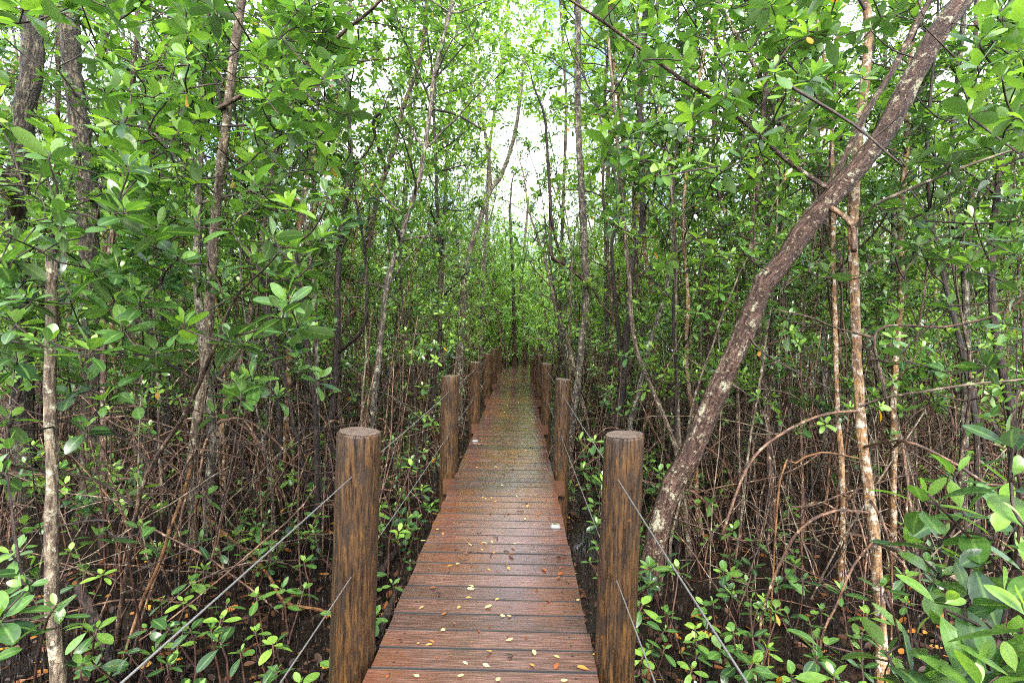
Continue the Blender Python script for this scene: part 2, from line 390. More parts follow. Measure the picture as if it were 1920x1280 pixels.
M_litter = tinted('leaf_litter', [(0, (.020, .011, .008)), (.5, (.060, .026, .014)), (.75, (.16, .055, .018)), (.9, (.34, .13, .02)), (1, (.50, .30, .04))], .35)
M_fallen = tinted('fallen_leaf', [(0, (.08, .028, .015)), (.3, (.24, .07, .022)), (.5, (.36, .14, .03)), (.7, (.46, .27, .07)), (1, (.58, .44, .17))], .3)
M_pneu = bark_mat('bark_pneumatophore', (.006, .004, .004), (.018, .011, .009), (.05, .032, .024), (.09, .07, .05), .72, .3, .35)

# ------------------------------------------------------------------ boardwalk frame
_a = G(903, 1280); _v = ray(975.5, 618); UD = nrm(np.array([_v[0], _v[1], 0.0])); UR = np.array([UD[1], -UD[0], 0.0]); ZU = np.array([0, 0, 1.0])
DO = _a - UD * (_a @ UD)                     # deck axis point abeam of the camera
HW = 0.502                                    # half width
BEND = 19.5; TURN = R(25)
UD2 = UD * math.cos(TURN) + UR * math.sin(TURN); UR2 = UR * math.cos(TURN) - UD * math.sin(TURN)
def D(s, t=0.0, z=0.0):
    if s <= BEND: return DO + UD * s + UR * t + ZU * z
    return DO + UD * BEND + UD2 * (s - BEND) + UR2 * t + ZU * z
def deck_st(p):
    q = np.asarray(p)[:2] - DO[:2]; s = q @ UD[:2]; t = q @ UR[:2]
    if s > BEND:
        q2 = q - UD[:2] * BEND; s2 = q2 @ UD2[:2]; t2 = q2 @ UR2[:2]
        if s2 > 0: return BEND + s2, t2
    return s, t

def build_boardwalk():
    root = tag(empty('boardwalk', D(0, 0, GZ)), 'wet red-brown plank boardwalk running straight through the mangroves', 'boardwalk'); org = D(0, 0, GZ)
    g = np.random.default_rng(3); mb = MB(); sc = MB(); s = -2.6; pitch = .1455
    while s < 30:
        w = .1362 + g.uniform(-.0015, .0015); e0 = HW + g.uniform(-.006, .008); e1 = HW + g.uniform(-.006, .008)
        far = s > BEND; ud, ur = (UD2, UR2) if far else (UD, UR)
        yaw = g.normal(0, .0016); ux = nrm(ur + ud * yaw); uy = nrm(ud - ur * yaw)
        z = g.normal(0, .0012)
        n = 1
        # plank with a very slight cup, bevelled edges
        box(mb, -e0, e1, 0, w, -.034 + z, z, g.uniform(0, 1), .0014, (D(s), ux, uy))
        s += pitch
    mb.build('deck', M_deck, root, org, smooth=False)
    for t in (-.36, 0, .36):
        b = MB(); box(b, t - .02, t + .02, -2.6, BEND, -.19, -.036, .5, 0, (D(0), UR, UD)); b.build('joist', M_beam, root, org, smooth=False)
    for k in range(-1, 8):
        s = S1 + 3.05 * k; b = MB()
        if s > BEND - .3: break
        box(b, -HW - .13, HW + .12, s - .145, s - .108, -.205, -.055, .4, 0, (D(0), UR, UD)); b.build('crossbeam', M_beam, root, org, smooth=False)
    return root
S1 = 2.28
build_boardwalk()

# posts
def post(s, t, h, r, lean, seed, label, lean_y=0.0):
    g = np.random.default_rng(seed); base = D(s, t, GZ - .15)
    root = tag(empty('wooden_post', base), label, 'post', 'posts along the boardwalk')
    zz = np.concatenate([np.linspace(0, h - GZ + .15 - .012, 26), [h - GZ + .15 - .004, h - GZ + .15]])
    rr = np.full(28, r); rr = rr * (1.03 - .03 * zz / zz[-1]); rr[-1] = rr[-3] - .008; rr[-2] = rr[-3] - .002
    top = lambda z: np.array([0, 0, 1.0]) * z + UR * (z - (-GZ + .15)) * math.tan(lean) + UD * (z - .9) * math.tan(lean_y)
    pts = np.array([top(z) for z in zz]); n = 28; th = np.arange(n) * 2 * math.pi / n
    ph = g.uniform(0, 6.28, 3)
    lob = 1 + .018 * np.cos(2 * th + ph[0]) + .010 * np.cos(3 * th + ph[1]) + .006 * np.cos(7 * th + ph[2])
    nz = np.cumsum(g.normal(0, .0035, (28, n)), 0); nz = (nz + np.roll(nz, 1, 1) + np.roll(nz, -1, 1)) / 3; nz -= nz.mean(0); nz[-3:] = nz[-3]
    v = pts[:, None] + np.stack([np.cos(th), np.sin(th), 0 * th], -1)[None] * (rr[:, None] * lob[None] * (1 + nz))[..., None]
    v[-3:, :, 2] += (.006 * np.cos(th + ph[0]) + .0015 * np.cos(3 * th))[None]
    i = np.arange(27)[:, None] * n; j = np.arange(n)[None]; q = np.stack([i + j, i + (j + 1) % n, i + n + (j + 1) % n, i + n + j], -1).reshape(-1, 4)
    mb = MB(); mb.add(v.reshape(-1, 3), q); mb.build('pole', M_post, root)
    cp = MB(); c = pts[-1]; ring = (v[-1] - c); cp.add(np.vstack([v[-1], c + ring * .5, c[None] + [[0, 0, .001]]]) + [0, 0, .0008],
        [(k, (k + 1) % n, n + (k + 1) % n, n + k) for k in range(n)], [(n + k, n + (k + 1) % n, 2 * n) for k in range(n)], .5, 1, np.vstack([ring, ring * .5, [[0, 0, 0]]]))
    cp.build('end_grain', M_end, root, smooth=False)
    return root
LP = [(1.03, .100), (1.005, .092), (.955, .090), (.955, .088), (.95, .088), (.93, .088), (.93, .088)]
RP = [(1.035, .087), (.985, .083), (.945, .084), (.945, .084), (.94, .084), (.93, .084), (.93, .084)]
ORD = ['first', 'second', 'third', 'fourth', 'fifth', 'sixth', 'seventh']
for k in range(7):
    for side, (h, r), lab in ((-1, LP[k], 'left'), (1, RP[k], 'right')):
        s = S1 + 3.05 * k
        lean = R([1.5, .7, .2, .1, .3, 0, 0][k])
        lb = ('round brown wooden post, %s from the camera along the %s edge of the boardwalk' % (ORD[k], lab))
        if k == 0: lb = ('thick streaky wooden post nearest the camera on the %s edge of the boardwalk' % lab)
        post(s, side * (HW + r + .004), h, r, lean, 40 + k * 2 + side, lb)
post(S1 + 3.05 * 7 - .6, HW + .1, .93, .085, 0, 77, 'distant wooden post on the right edge where the boardwalk bends away')
# cables, threaded through the posts
for side, lab in ((-1, 'left'), (1, 'right')):
    for z, nm in ((.852, 'upper'), (.412, 'lower')):
        mb = MB(); t = side * (HW + .078); g = np.random.default_rng(int(z * 100) + side + 5)
        pts = []
        for k in range(-1, 6):
            s0 = S1 + 3.05 * k
            for f in np.linspace(0, 1, 9)[:-1]:
                pts.append(D(s0 + 3.05 * f, t, z - .010 * 4 * f * (1 - f)))
        pts.append(D(S1 + 3.05 * 6, t, z)); tube(mb, pts, .0028, 8)
        tag(mb.build('wire_cable', M_steel), '%s of the two grey steel cables strung between posts %s of the boardwalk' % (nm, lab), 'cable', 'steel cables threaded through the posts')
# solar deck markers
def marker(px, py, label):
    c = G(px, py); s, t = deck_st(c); org = D(s, t, .001)
    root = tag(empty('deck_light', org, math.atan2(UR[1], UR[0])), label, 'deck light', 'solar lights on the deck')
    mb = MB(); prof = [(.040, 0), (.040, .008), (.029, .019), (.027, .0202)]; vs = []; ns = 16
    for r, z in prof:
        for k in range(ns):
            a = k * 2 * math.pi / ns; sx = abs(math.cos(a)) ** .35 * math.copysign(1, math.cos(a)); sy = abs(math.sin(a)) ** .35 * math.copysign(1, math.sin(a))
            vs.append((sx * r, sy * r * .85, z))
    q = [(i * ns + k, i * ns + (k + 1) % ns, (i + 1) * ns + (k + 1) % ns, (i + 1) * ns + k) for i in range(3) for k in range(ns)]
    vs.append((0, 0, .0202)); mb.add(vs, q, [(3 * ns + k, 3 * ns + (k + 1) % ns, 4 * ns) for k in range(ns)]); mb.build('housing', M_plastic, root, smooth=False)
    sp = MB(); box(sp, -.018, .018, -.015, .015, .0195, .0225, .5, .001); sp.build('solar_panel', M_solar, root, smooth=False)
    ln = MB(); box(ln, -.015, .015, -.0365, -.030, .004, .012); ln.build('lens', simple('lens', (.55, .55, .56), .1), root, smooth=False)
marker(1041, 987, 'small white solar deck light on the right edge of the near planks')
marker(891, 827, 'small white solar deck light on the left edge farther along the boardwalk')

# ------------------------------------------------------------------ ground
def build_ground():
    u = np.linspace(-1, 1, 221); xs = np.sign(u) * (abs(u) ** 2.2) * 150; ys = xs + 6
    X, Y = np.meshgrid(xs, ys); g = np.random.default_rng(5)
    Z = np.full_like(X, GZ)
    for k in range(26):
        f = g.uniform(.5, 5); a = g.uniform(0, 6.28); Z += (.028 / (1 + f * .6)) * np.sin((X * math.cos(a) + Y * math.sin(a)) * f + g.uniform(0, 6.28))
    n = 221; i = np.arange(n - 1)[:, None] * n; j = np.arange(n - 1)[None]
    mb = MB(); mb.add(np.stack([X, Y, Z], -1).reshape(-1, 3), np.stack([i + j, i + j + 1, i + n + j + 1, i + n + j], -1).reshape(-1, 4))
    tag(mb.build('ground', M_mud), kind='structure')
build_ground()
def scatter(n, g, smax, power=1.0, tmin=0.0):
    """points on the mud inside the view, denser near the camera"""
    s = 1.2 + (smax - 1.2) * g.random(n) ** (1 / max(power, 1e-3)); w = s * 1.12 + .8
    return np.stack([g.uniform(-1, 1, n) * w, s, np.full(n, GZ)], -1)
def stuff():
    g = np.random.default_rng(11); mb = MB(); p = scatter(24000, g, 15, .62); n = len(p)
    h = g.uniform(.06, .30, n) * np.where(g.random(n) < .1, 1.5, 1); r = g.uniform(.003, .0055, n)
    lean = np.stack([g.normal(0, .10, n), g.normal(0, .10, n), np.ones(n)], -1)
    a = np.arange(4) * math.pi / 2; ring = np.stack([np.cos(a), np.sin(a), 0 * a], -1)
    b = p + [0, 0, -.05]; v = np.concatenate([b[:, None] + ring[None] * r[:, None, None], (b + lean * (h * .7)[:, None])[:, None] + ring[None] * (r * .8)[:, None, None], (b + lean * h[:, None])[:, None]], 1)
    o = (np.arange(n) * 9)[:, None, None]
    q = np.array([(k, (k + 1) % 4, 4 + (k + 1) % 4, 4 + k) for k in range(4)]); t = np.array([(4 + k, 4 + (k + 1) % 4, 8) for k in range(4)])
    mb.add(v.reshape(-1, 3), (q[None] + o).reshape(-1, 4), (t[None] + o).reshape(-1, 3), .5, 1)
    tag(mb.build('breathing_root_litter', M_pneu), 'thin dark breathing roots standing up all over the wet mud', 'root shoots', kind='stuff')
    mb = MB(); p = scatter(16000, g, 16, .55); n = len(p); az = g.uniform(0, 6.28, n); L = g.uniform(.04, .11, n)
    p[:, 2] = GZ + g.uniform(.0, .035, n)
    d = np.stack([np.cos(az), np.sin(az), g.normal(0, .15, n)], -1); nr = np.stack([g.normal(0, .3, n), g.normal(0, .3, n), np.ones(n)], -1)
    tn = np.where(g.random(n) < .80, g.uniform(0, .62, n), g.uniform(.62, 1, n))
    leaves(mb, p, d, nr, L, L * g.uniform(.18, .27, n), tn, 1, g.uniform(-.2, .2, n))
    tag(mb.build('leaf_litter', M_litter), 'brown and orange dead leaves strewn over the wet mud', 'leaf litter', kind='stuff')
stuff()

# ------------------------------------------------------------------ tree growing
def wander(g, p0, d0, L, n, jit, up=0.0):
    """a crooked growing path"""
    p = [np.asarray(p0, float)]; d = nrm(np.asarray(d0, float)); st = L / n
    for _ in range(n):
        d = nrm(d + g.normal(0, jit, 3) + np.array([0, 0, up])); p.append(p[-1] + d * st)
    return np.array(p)
def prop_root(g, mb, base, az, h, reach, r, mat=0, fork=True, tw=.15, gz=0.0):
    d = np.array([math.cos(az), math.sin(az), 0]); s = np.array([-d[1], d[0], 0]); w = g.normal(0, tw)
    H = h
    pts = [base + d * 0, base + d * reach * .30 + ZU * (.10 * H * g.uniform(-.4, 1.2)) + s * w * .3, base + d * reach * .68 - ZU * H * g.uniform(.18, .34) + s * w * .8,
           base + d * reach * .95 - ZU * H * .72 + s * w, base + d * reach * 1.05 - ZU * (H + .08) + s * w]
    sp = spline(pts, n=16); tube(mb, sp, np.linspace(r, r * .7, len(sp)), 5, .5, .08, g, mat=mat)
    if fork and g.random() < .55:
        k = int(len(sp) * g.uniform(.4, .65)); q0 = sp[k]; az2 = az + g.choice([-1, 1]) * g.uniform(.5, 1.1); hh = q0[2] - (base[2] - h)
        e = q0 + np.array([math.cos(az2), math.sin(az2), 0]) * reach * g.uniform(.25, .5)
        tube(mb, spline([q0, (q0 + e) / 2 + ZU * hh * .05, e - ZU * hh * .6, e + (e - q0) * .12 - ZU * (hh + .08)], n=9), r * .7, 5, mat=mat)

def grow_limb(g, wood, ros, p0, d0, L, r0, lod, size, tw_step=.13, up=.10):
    n = max(4, int(L / .16)); path = wander(g, p0, d0, L, n, .16, up * .35)
    tube(wood, path, np.linspace(r0, .0045, len(path)), 5 if lod < 2 else 4)
    k0 = max(1, int(n * .28)); nt = max(2, int(L * .75 / tw_step))
    for i in range(nt):
        k = int(k0 + (n - k0) * (i + g.random()) / nt); k = min(k, n - 1)
        td = path[k + 1] - path[k]; a = g.normal(0, 1, 3); a[2] = abs(a[2]) * .6
        d = nrm(nrm(td) * .55 + nrm(a) * .9 + ZU * .3); tl = g.uniform(.14, .42)
        tp = wander(g, path[k], d, tl, 3, .18, .12); tube(wood, tp, np.linspace(.005, .003, 4), 3, cap=False)
        ros.append((tp[-1], nrm(tp[-1] - tp[-2]) * .6 + ZU * .8 + g.normal(0, .25, 3), size * g.uniform(.8, 1.15)))
        if g.random() < .75: ros.append((tp[1] * .4 + tp[2] * .6, nrm(a) * .7 + ZU * .6, size * g.uniform(.6, .9)))
    ros.append((path[-1], nrm(path[-1] - path[-2]) * .7 + ZU * .7, size))

def make_variant(seed, kind, lod):
    """trunk, crown and root mesh of one tree standing at the origin"""
    g = np.random.default_rng(seed); wood = MB(); ros = []
    if kind == 'tall':
        H = g.uniform(7.0, 10.2); r0 = g.uniform(.028, .052); cb = g.uniform(.22, .30); nl = int(H * 2.9); Ls = (1.45, .6); size = .102; rb = .25
    else:
        H = g.uniform(3.0, 5.2); r0 = g.uniform(.014, .024); cb = g.uniform(.27, .38); nl = int(H * 3.6); Ls = (.9, .42); size = .102; rb = .12
    ln = g.normal(0, .07, 2); n = int(H / .3)
    path = wander(g, (0, 0, rb), (ln[0], ln[1], 1), H - rb, n, .055, .03)
    path = np.vstack([[0, 0, -.1], path]); rad = np.concatenate([[r0 * 1.05], np.linspace(r0, max(.006, r0 * .22), n + 1)])
    tube(wood, path, rad, 8 if lod < 2 else 6, .5, .05, g)
    az = g.uniform(0, 6.28)
    for i in range(nl):
        f = cb + (1 - cb) * (i + g.random()) / nl; k = min(n - 1, int(f * n)) + 1; az += 2.4 + g.normal(0, .4)
        L = (Ls[0] + (Ls[1] - Ls[0]) * (f - cb) / (1 - cb)) * g.uniform(.6, 1.2); e = R(g.uniform(5, 55))
        d = np.array([math.cos(az) * math.cos(e), math.sin(az) * math.cos(e), math.sin(e)])
        grow_limb(g, wood, ros, path[k], d, L, min(rad[k] * .55, .018), lod, size, .125)
    for i in range(8 if kind == 'tall' else 4):                    # dead bare twigs low down
        k = int(g.uniform(.08, cb) * n) + 1; a = g.uniform(0, 6.28); d = np.array([math.cos(a), math.sin(a), g.uniform(-.1, .6)])
        tube(wood, wander(g, path[k], d, g.uniform(.3, 1.2), 5, .2), np.linspace(.007, .0025, 6), 3, cap=False)
    ros.append((path[-1], ZU, size))
    crown = MB(); rosettes(crown, g, [r[0] for r in ros], [r[1] for r in ros], [r[2] for r in ros], lod, (.36 if kind == 'tall' else .40) + (.20 if lod == 2 else 0), 5, 9 if lod < 2 else 8)  # far copies: distant glow put into a paler leaf tint
    root = MB(); nr = g.integers(11, 17) if kind == 'tall' else g.integers(4, 8); az = g.uniform(0, 6.28)
    for i in range(nr):
        az += 2.4 + g.normal(0, .5); h = g.uniform(.2, 1.15) if kind == 'tall' else g.uniform(.12, .6); k = np.argmin(abs(path[:, 2] - h))
        prop_root(g, root, path[k].copy() * [1, 1, 0] + [0, 0, h], az, h, h * g.uniform(.28, .8) + .08, g.uniform(.006, .014) if kind == 'tall' else g.uniform(.004, .008))
    return wood, crown, root

# ------------------------------------------------------------------ trees traced from the photograph
CLEAR = [([(1208, 1130), (1262, 905), (1332, 765), (1430, 545), (1532, 400), (1660, 248), (1762, 62), (1812, -20)], 44, 4.3), ([(35, 400), (42, 290), (62, 110), (60, 60)], 24, 5.6), ([(168, 440), (158, 320), (134, 100), (130, 70)], 24, 5.8),
         ([(388, 700), (408, 380), (433, 175), (455, -5)], 20, 5), ([(1640, 1100), (1611, 770), (1600, 500), (1607, 280), (1626, 130), (1624, -10)], 22, 3.4), ([(1092, 640), (1097, 475), (1085, 200), (1085, 5)], 20, 8), ([(880, 475), (922, 353), (965, 255)], 16, 12),
         ([(97, 760), (97, 600), (98, 480)], 30, 2.8), ([(960, 370), (1000, 300), (1030, 270)], 40, 30), ([(635, 780), (640, 640), (631, 530)], 16, 6.2), ([(1172, 640), (1188, 475), (1206, 375)], 16, 6.3)]
def blocks(p, slack=1.0):
    if p[1] < .3: return False
    x, y = pix(p)
    for path, hw, d in CLEAR:
        if p[1] > d: continue
        for (xa, ya), (xb, yb) in zip(path[:-1], path[1:]):
            L2 = (xb - xa) ** 2 + (yb - ya) ** 2; f = min(1, max(0, ((x - xa) * (xb - xa) + (y - ya) * (yb - ya)) / L2))
            if math.hypot(x - xa - f * (xb - xa), y - ya - f * (yb - ya)) < hw + slack * .07 * F / p[1]: return True
    return False
class Hero:
    """one tree: trunk path given bottom to top as photo pixels with a depth at each end"""
    def __init__(s, name, label, path, z0, z1, w0, w1, bark, cat='tree', group=None, ext=0.0, ground=True, seed=0, root_n=0, rough=.06, leafsize=.11, sides=12):
        s.g = g = np.random.default_rng(1000 + seed); s.name = name; s.bark = bark; s.ls = leafsize
        px = np.array(path, float); L = np.concatenate([[0], np.cumsum(np.hypot(*np.diff(px, axis=0).T))]); f = L / L[-1]
        zs = z0 + (z1 - z0) * f; pts = np.array([P(x, y, d) for (x, y), d in zip(px, zs)]); rad = (w0 + (w1 - w0) * f) * .40 * zs / F
        if ground and pts[0][2] > GZ:
            d = pts[0] - pts[1]; d = d / max(.3, -d[2]) if d[2] < 0 else np.array([0, 0, -1.0]); d = np.clip(d, -1, 1); h = pts[0][2] - GZ + .12
            q = pts[0] + np.array([d[0] * .5 * min(h, .8), d[1] * .3 * min(h, .8), -h]); pts = np.vstack([q, pts]); rad = np.concatenate([[rad[0] * 1.12], rad])
        if ext:
            d = nrm(pts[-1] - pts[-2]); w = wander(g, pts[-1], d, ext, max(3, int(ext / .35)), .06, .05)[1:]
            pts = np.vstack([pts, w]); rad = np.concatenate([rad, np.linspace(rad[-1], max(.007, rad[-1] * .4), len(w) + 1)[1:]])
        s.org = pts[0].copy(); s.org[2] = GZ if ground else pts[0][2]
        s.root = tag(empty(name, s.org), label, cat, group)
        sp = spline(pts, step=.09); si = np.linspace(0, 1, len(sp))
        # radius along the resampled path
        la = np.concatenate([[0], np.cumsum(np.linalg.norm(np.diff(pts, axis=0), axis=1))]); lb = np.concatenate([[0], np.cumsum(np.linalg.norm(np.diff(sp, axis=0), axis=1))])
        rr = np.interp(lb / lb[-1], la / la[-1], rad)
        if ground: rr = rr * (1 + .55 * np.exp(-np.maximum(0, sp[:, 2] - GZ) / .16))
        wob = np.cumsum(g.normal(0, .004, (len(sp), 3)), 0); wob -= np.linspace(0, 1, len(sp))[:, None] * wob[-1]
        sp = sp + wob * np.minimum(1, rr / .03)[:, None] * .6
        mb = MB(); tube(mb, sp, rr, sides, .5, rough, g); s.trunk = mb.build('trunk', BK[bark], s.root, s.org)
        s.path = sp; s.rad = rr; s.pts = [sp]; s.wood = MB(); s.ros = []
        for i in range(root_n):
            h = g.uniform(.25, 1.2); k = np.argmin(abs(sp[:, 2] - GZ - h)); rb = MB(); b = sp[k].copy(); az = i * 2.4 + g.normal(0, .5)
            prop_root(g, rb, b, az, b[2] - GZ, h * g.uniform(.5, 1.1) + .15, g.uniform(.009, .016)); rb.build('prop_root', BK['root'], s.root, s.org)
    def branch(s, path, z0, z1, w0, w1, bark=None, name='branch', ext=0.0, down=False, sides=8):
        px = np.array(path, float); f = np.linspace(0, 1, len(px)); zs = z0 + (z1 - z0) * f
        pts = np.array([P(x, y, d) for (x, y), d in zip(px, zs)]); rad = (w0 + (w1 - w0) * f) * .42 * zs / F
        if name != 'drop_root':                                   # start inside the trunk
            a = np.vstack(s.pts); q = a[np.argmin(((a - pts[0]) ** 2).sum(1))]
            if np.linalg.norm(q - pts[0]) < .6: pts[0] = q
        if down:
            pts = np.vstack([pts, pts[-1] + [0, 0, GZ - .1 - pts[-1][2]] + nrm(pts[-1] - pts[-2]) * [.08, .08, 0]]); rad = np.append(rad, rad[-1] * .8)
        if ext:
            w = wander(s.g, pts[-1], pts[-1] - pts[-2], ext, max(2, int(ext / .3)), .10, .04)[1:]; pts = np.vstack([pts, w]); rad = np.concatenate([rad, np.linspace(rad[-1], .005, len(w) + 1)[1:]])
        sp = spline(pts, step=.07); rr = np.interp(np.linspace(0, 1, len(sp)), np.linspace(0, 1, len(rad)), rad)
        mb = MB(); tube(mb, sp, rr, sides, .5, .06, s.g); mb.build(name, BK[bark or s.bark], s.root, s.org)
        if name == 'branch': s.pts.append(sp)
        return s
    def limbs(s, n, f0, f1, L, size=None, lod=1):
        size = size or s.ls; az = s.g.uniform(0, 6.28); N = len(s.path)
        for i in range(n):
            f = f0 + (f1 - f0) * (i + s.g.random()) / n; k = min(N - 1, int(f * N)); az += 2.4 + s.g.normal(0, .4); e = R(s.g.uniform(5, 55))
            grow_limb(s.g, s.wood, s.ros, s.path[k], (math.cos(az) * math.cos(e), math.sin(az) * math.cos(e), math.sin(e)), L * s.g.uniform(.6, 1.2), min(.016, s.rad[k] * .5), lod, size)
        return s
    def sprig(s, p, size, axis=None):
        """a leaf whorl on a twig grown from the nearest wood of this tree"""
        a = np.vstack(s.pts); dd = ((a - p) ** 2).sum(1); q = a[np.argmin(dd)]; dist = math.sqrt(dd.min())
        ax = ZU * .85 + s.g.normal(0, .28, 3) if axis is None else axis
        if dist > .03:
            mid = (p + q) / 2 + s.g.normal(0, .05, 3) * dist - ZU * .08 * dist
            tp = spline([q, mid, p - nrm(ax) * min(.05, dist * .2), p], n=9); r0 = min(.003 + dist * .008, .012)
            tube(s.wood, tp, np.linspace(r0, .0032, len(tp)), 5); s.pts.append(tp[2:])
        s.ros.append((p, ax, size)); return s
    def at(s, lst, size=None):
        q = [(P(x, y, d), k) for x, y, d, k in lst]; a = np.vstack(s.pts)
        q.sort(key=lambda e: ((a - e[0]) ** 2).sum(1).min())
        for p, k in q: s.sprig(p, (size or s.ls) * k)
        return s
    def fill(s, x0, y0, x1, y1, d0, d1, n, size=None, keep=None):
        L = []
        while len(L) < n:
            x, y, d = s.g.uniform(x0, x1), s.g.uniform(y0, y1), s.g.uniform(d0, d1)
            if blocks(P(x, y, d)) and s.g.random() < .93: continue
            L.append((x, y, d, s.g.uniform(.8, 1.15)))
        return s.at(L, size)
    def done(s, lod=0, tint=.30, nmin=5, nmax=10, yellow=.004, leafmat=None):
        s.ros = [r for r in s.ros if not (blocks(r[0], .6) and s.g.random() < .9)]
        if s.ros:
            c = MB(); rosettes(c, s.g, [r[0] for r in s.ros], [r[1] for r in s.ros], [r[2] for r in s.ros], lod, tint, nmin, nmax, yellow)
            c.merge(s.wood, 1).build('crown', [leafmat or (M_leaf_near if lod == 0 else M_leaf), BK['twig']], s.root, s.org)
        return s

T = 'mangrove_tree'
# the big leaning trunk right of the boardwalk
h = Hero(T, 'thick brown lichen-blotched trunk leaning far to the right beside the boardwalk', [(1208, 1130), (1220, 1060), (1236, 980), (1262, 905), (1292, 855), (1332, 765), (1390, 640), (1430, 545), (1480, 478), (1532, 400), (1602, 320), (1660, 248), (1715, 140), (1762, 62), (1812, -8)],
         4.25, 3.5, 50, 43, 'lichen', ext=3.2, seed=1, rough=.05, sides=18)
h.branch([(1548, 372), (1480, 305), (1405, 238), (1345, 192), (1280, 150), (1205, 95), (1130, 40)], 3.85, 3.1, 12, 6, ext=1.0)
h.branch([(1490, 460), (1530, 390), (1580, 300), (1625, 208), (1672, 135), (1730, 25)], 4.1, 4.0, 15, 13, 'brown', ext=2.0)
h.branch([(1572, 392), (1597, 420), (1601, 470)], 3.75, 3.45, 12, 13, 'root')
h.branch([(1400, 610), (1430, 660), (1500, 700), (1580, 740)], 4.0, 3.5, 4, 2.5, 'twig')
h.fill(1450, -60, 1960, 300, 2.3, 4.2, 135, .13); h.fill(1100, -60, 1500, 330, 2.9, 4.6, 120, .13); h.fill(1150, 300, 1500, 520, 3.6, 4.8, 26)
h.at([(1395, 470, 3.3, 1), (1450, 490, 3.2, 1), (1370, 475, 3.4, 1.1), (1350, 540, 3.6, .9)])
h.limbs(10, .72, 1, 1.3).done(1)
# the pale and orange trunk
h = Hero(T, 'slim upright trunk coated with orange lichen, with arching prop roots', [(1655, 1290), (1645, 1100), (1638, 1010), (1625, 900), (1611, 770), (1603, 640), (1600, 500), (1598, 440), (1603, 370), (1607, 280), (1615, 210), (1626, 130), (1630, 55), (1624, -10)],
         3.15, 4.6, 25, 17, 'orange', ext=2.2, seed=2, rough=.05)
for p, z0, z1, w0, w1, bk, dn in [
    ([(1606, 770), (1540, 778), (1462, 815), (1412, 858), (1382, 920), (1355, 1000)], 3.2, 3.0, 7, 6, 'root', False),
    ([(1612, 845), (1540, 848), (1492, 868), (1462, 902)], 3.25, 3.3, 5, 4, 'yroot', True),
    ([(1618, 950), (1562, 958), (1502, 990), (1466, 1050), (1438, 1120), (1425, 1180)], 3.15, 3.2, 7, 6, 'root', True),
    ([(1622, 818), (1690, 826), (1770, 858), (1850, 908), (1910, 955)], 3.25, 2.9, 7, 6, 'root', True),
    ([(1640, 1015), (1698, 1038), (1765, 1072), (1830, 1130)], 3.15, 2.9, 14, 10, 'pale', True),
    ([(1640, 1020), (1600, 1060), (1570, 1130), (1540, 1200)], 3.15, 3.1, 6, 5, 'root', True),
    ([(1630, 930), (1660, 990), (1672, 1080)], 3.2, 3.4, 6, 5, 'root', True)]:
    h.branch(p, z0, z1, w0, w1, bk, 'prop_root', down=dn)
h.branch([(1604, 425), (1640, 385), (1730, 345), (1830, 305), (1930, 272)], 3.4, 2.9, 8, 5, 'pale', ext=.5)
h.branch([(1612, 762), (1660, 745), (1720, 736), (1820, 720), (1930, 710)], 3.2, 2.7, 6, 5, 'pale', ext=.5)
h.branch([(1605, 632), (1645, 620), (1770, 613), (1865, 592), (1925, 555)], 3.25, 2.8, 6, 6, 'brown', ext=.6)
h.branch([(1600, 632), (1560, 612), (1520, 595), (1450, 580)], 3.25, 3.0, 5, 3, 'brown')
h.branch([(1603, 540), (1575, 530), (1540, 520)], 3.2, 2.8, 4, 3, 'twig')
h.at([(1551, 508, 2.9, 1.1), (1623, 510, 2.9, 1.05), (1820, 489, 2.5, 1.1), (1867, 442, 2.5, 1.05), (1779, 570, 2.7, 1), (1695, 511, 3.2, .9), (1689, 664, 2.8, 1.1), (1773, 692, 2.6, 1.1), (1854, 682, 2.5, 1), (1870, 648, 2.5, 1.1),
      (1667, 470, 3, .9), (1900, 470, 2.4, 1), (1905, 540, 2.5, .9), (1880, 600, 2.5, .9), (1475, 615, 3.1, 1), (1480, 590, 3.4, .8), (1790, 440, 2.8, .9), (1900, 400, 2.6, 1), (1740, 400, 3, .9), (1640, 380, 3.2, .8)])
h.fill(1640, 300, 1940, 480, 2.7, 4, 26); h.limbs(9, .62, 1, .9).done(0)
# twin dark tree
h = Hero(T, 'dark forked mangrove rising beside the second right-hand post, stems crossing', [(1155, 800), (1165, 722), (1172, 640), (1182, 525), (1188, 475), (1205, 430), (1206, 375), (1200, 200), (1210, 20)], 6.4, 6.2, 17, 12, 'dark', ext=2.2, seed=3, root_n=3)
h.branch([(1160, 735), (1162, 650), (1155, 575), (1147, 460), (1160, 412), (1157, 350), (1130, 240)], 6.4, 6.0, 10, 7, ext=1.2)
h.limbs(14, .45, 1, 1.1).done(1)
h = Hero(T, 'thin tan mangrove curving left across the dark forked stems', [(1275, 880), (1252, 800), (1218, 720), (1190, 640), (1178, 500), (1170, 425), (1160, 290), (1150, 180)], 5.0, 4.8, 11, 7, 'pale', ext=1.5, seed=4, root_n=1)
h.fill(1090, 150, 1290, 400, 4.2, 5.4, 45); h.fill(1060, 280, 1180, 420, 4, 5, 14); h.done(1)
h = Hero(T, 'tall straight pale-barked mangrove behind the second right-hand post', [(1065, 880), (1072, 800), (1086, 700), (1092, 640), (1101, 550), (1097, 475), (1092, 350), (1085, 200), (1085, 5)], 8.0, 7.6, 19, 13, 'grey', ext=2.0, seed=5, root_n=4)
h.branch([(1094, 530), (1060, 495), (1034, 477), (1032, 380), (1026, 280), (1020, 215), (1000, 160)], 7.9, 7.3, 10, 6, 'dark', ext=.4)
h.branch([(1055, 490), (1042, 450), (1030, 375)], 7.85, 7.5, 7, 5, 'dark')
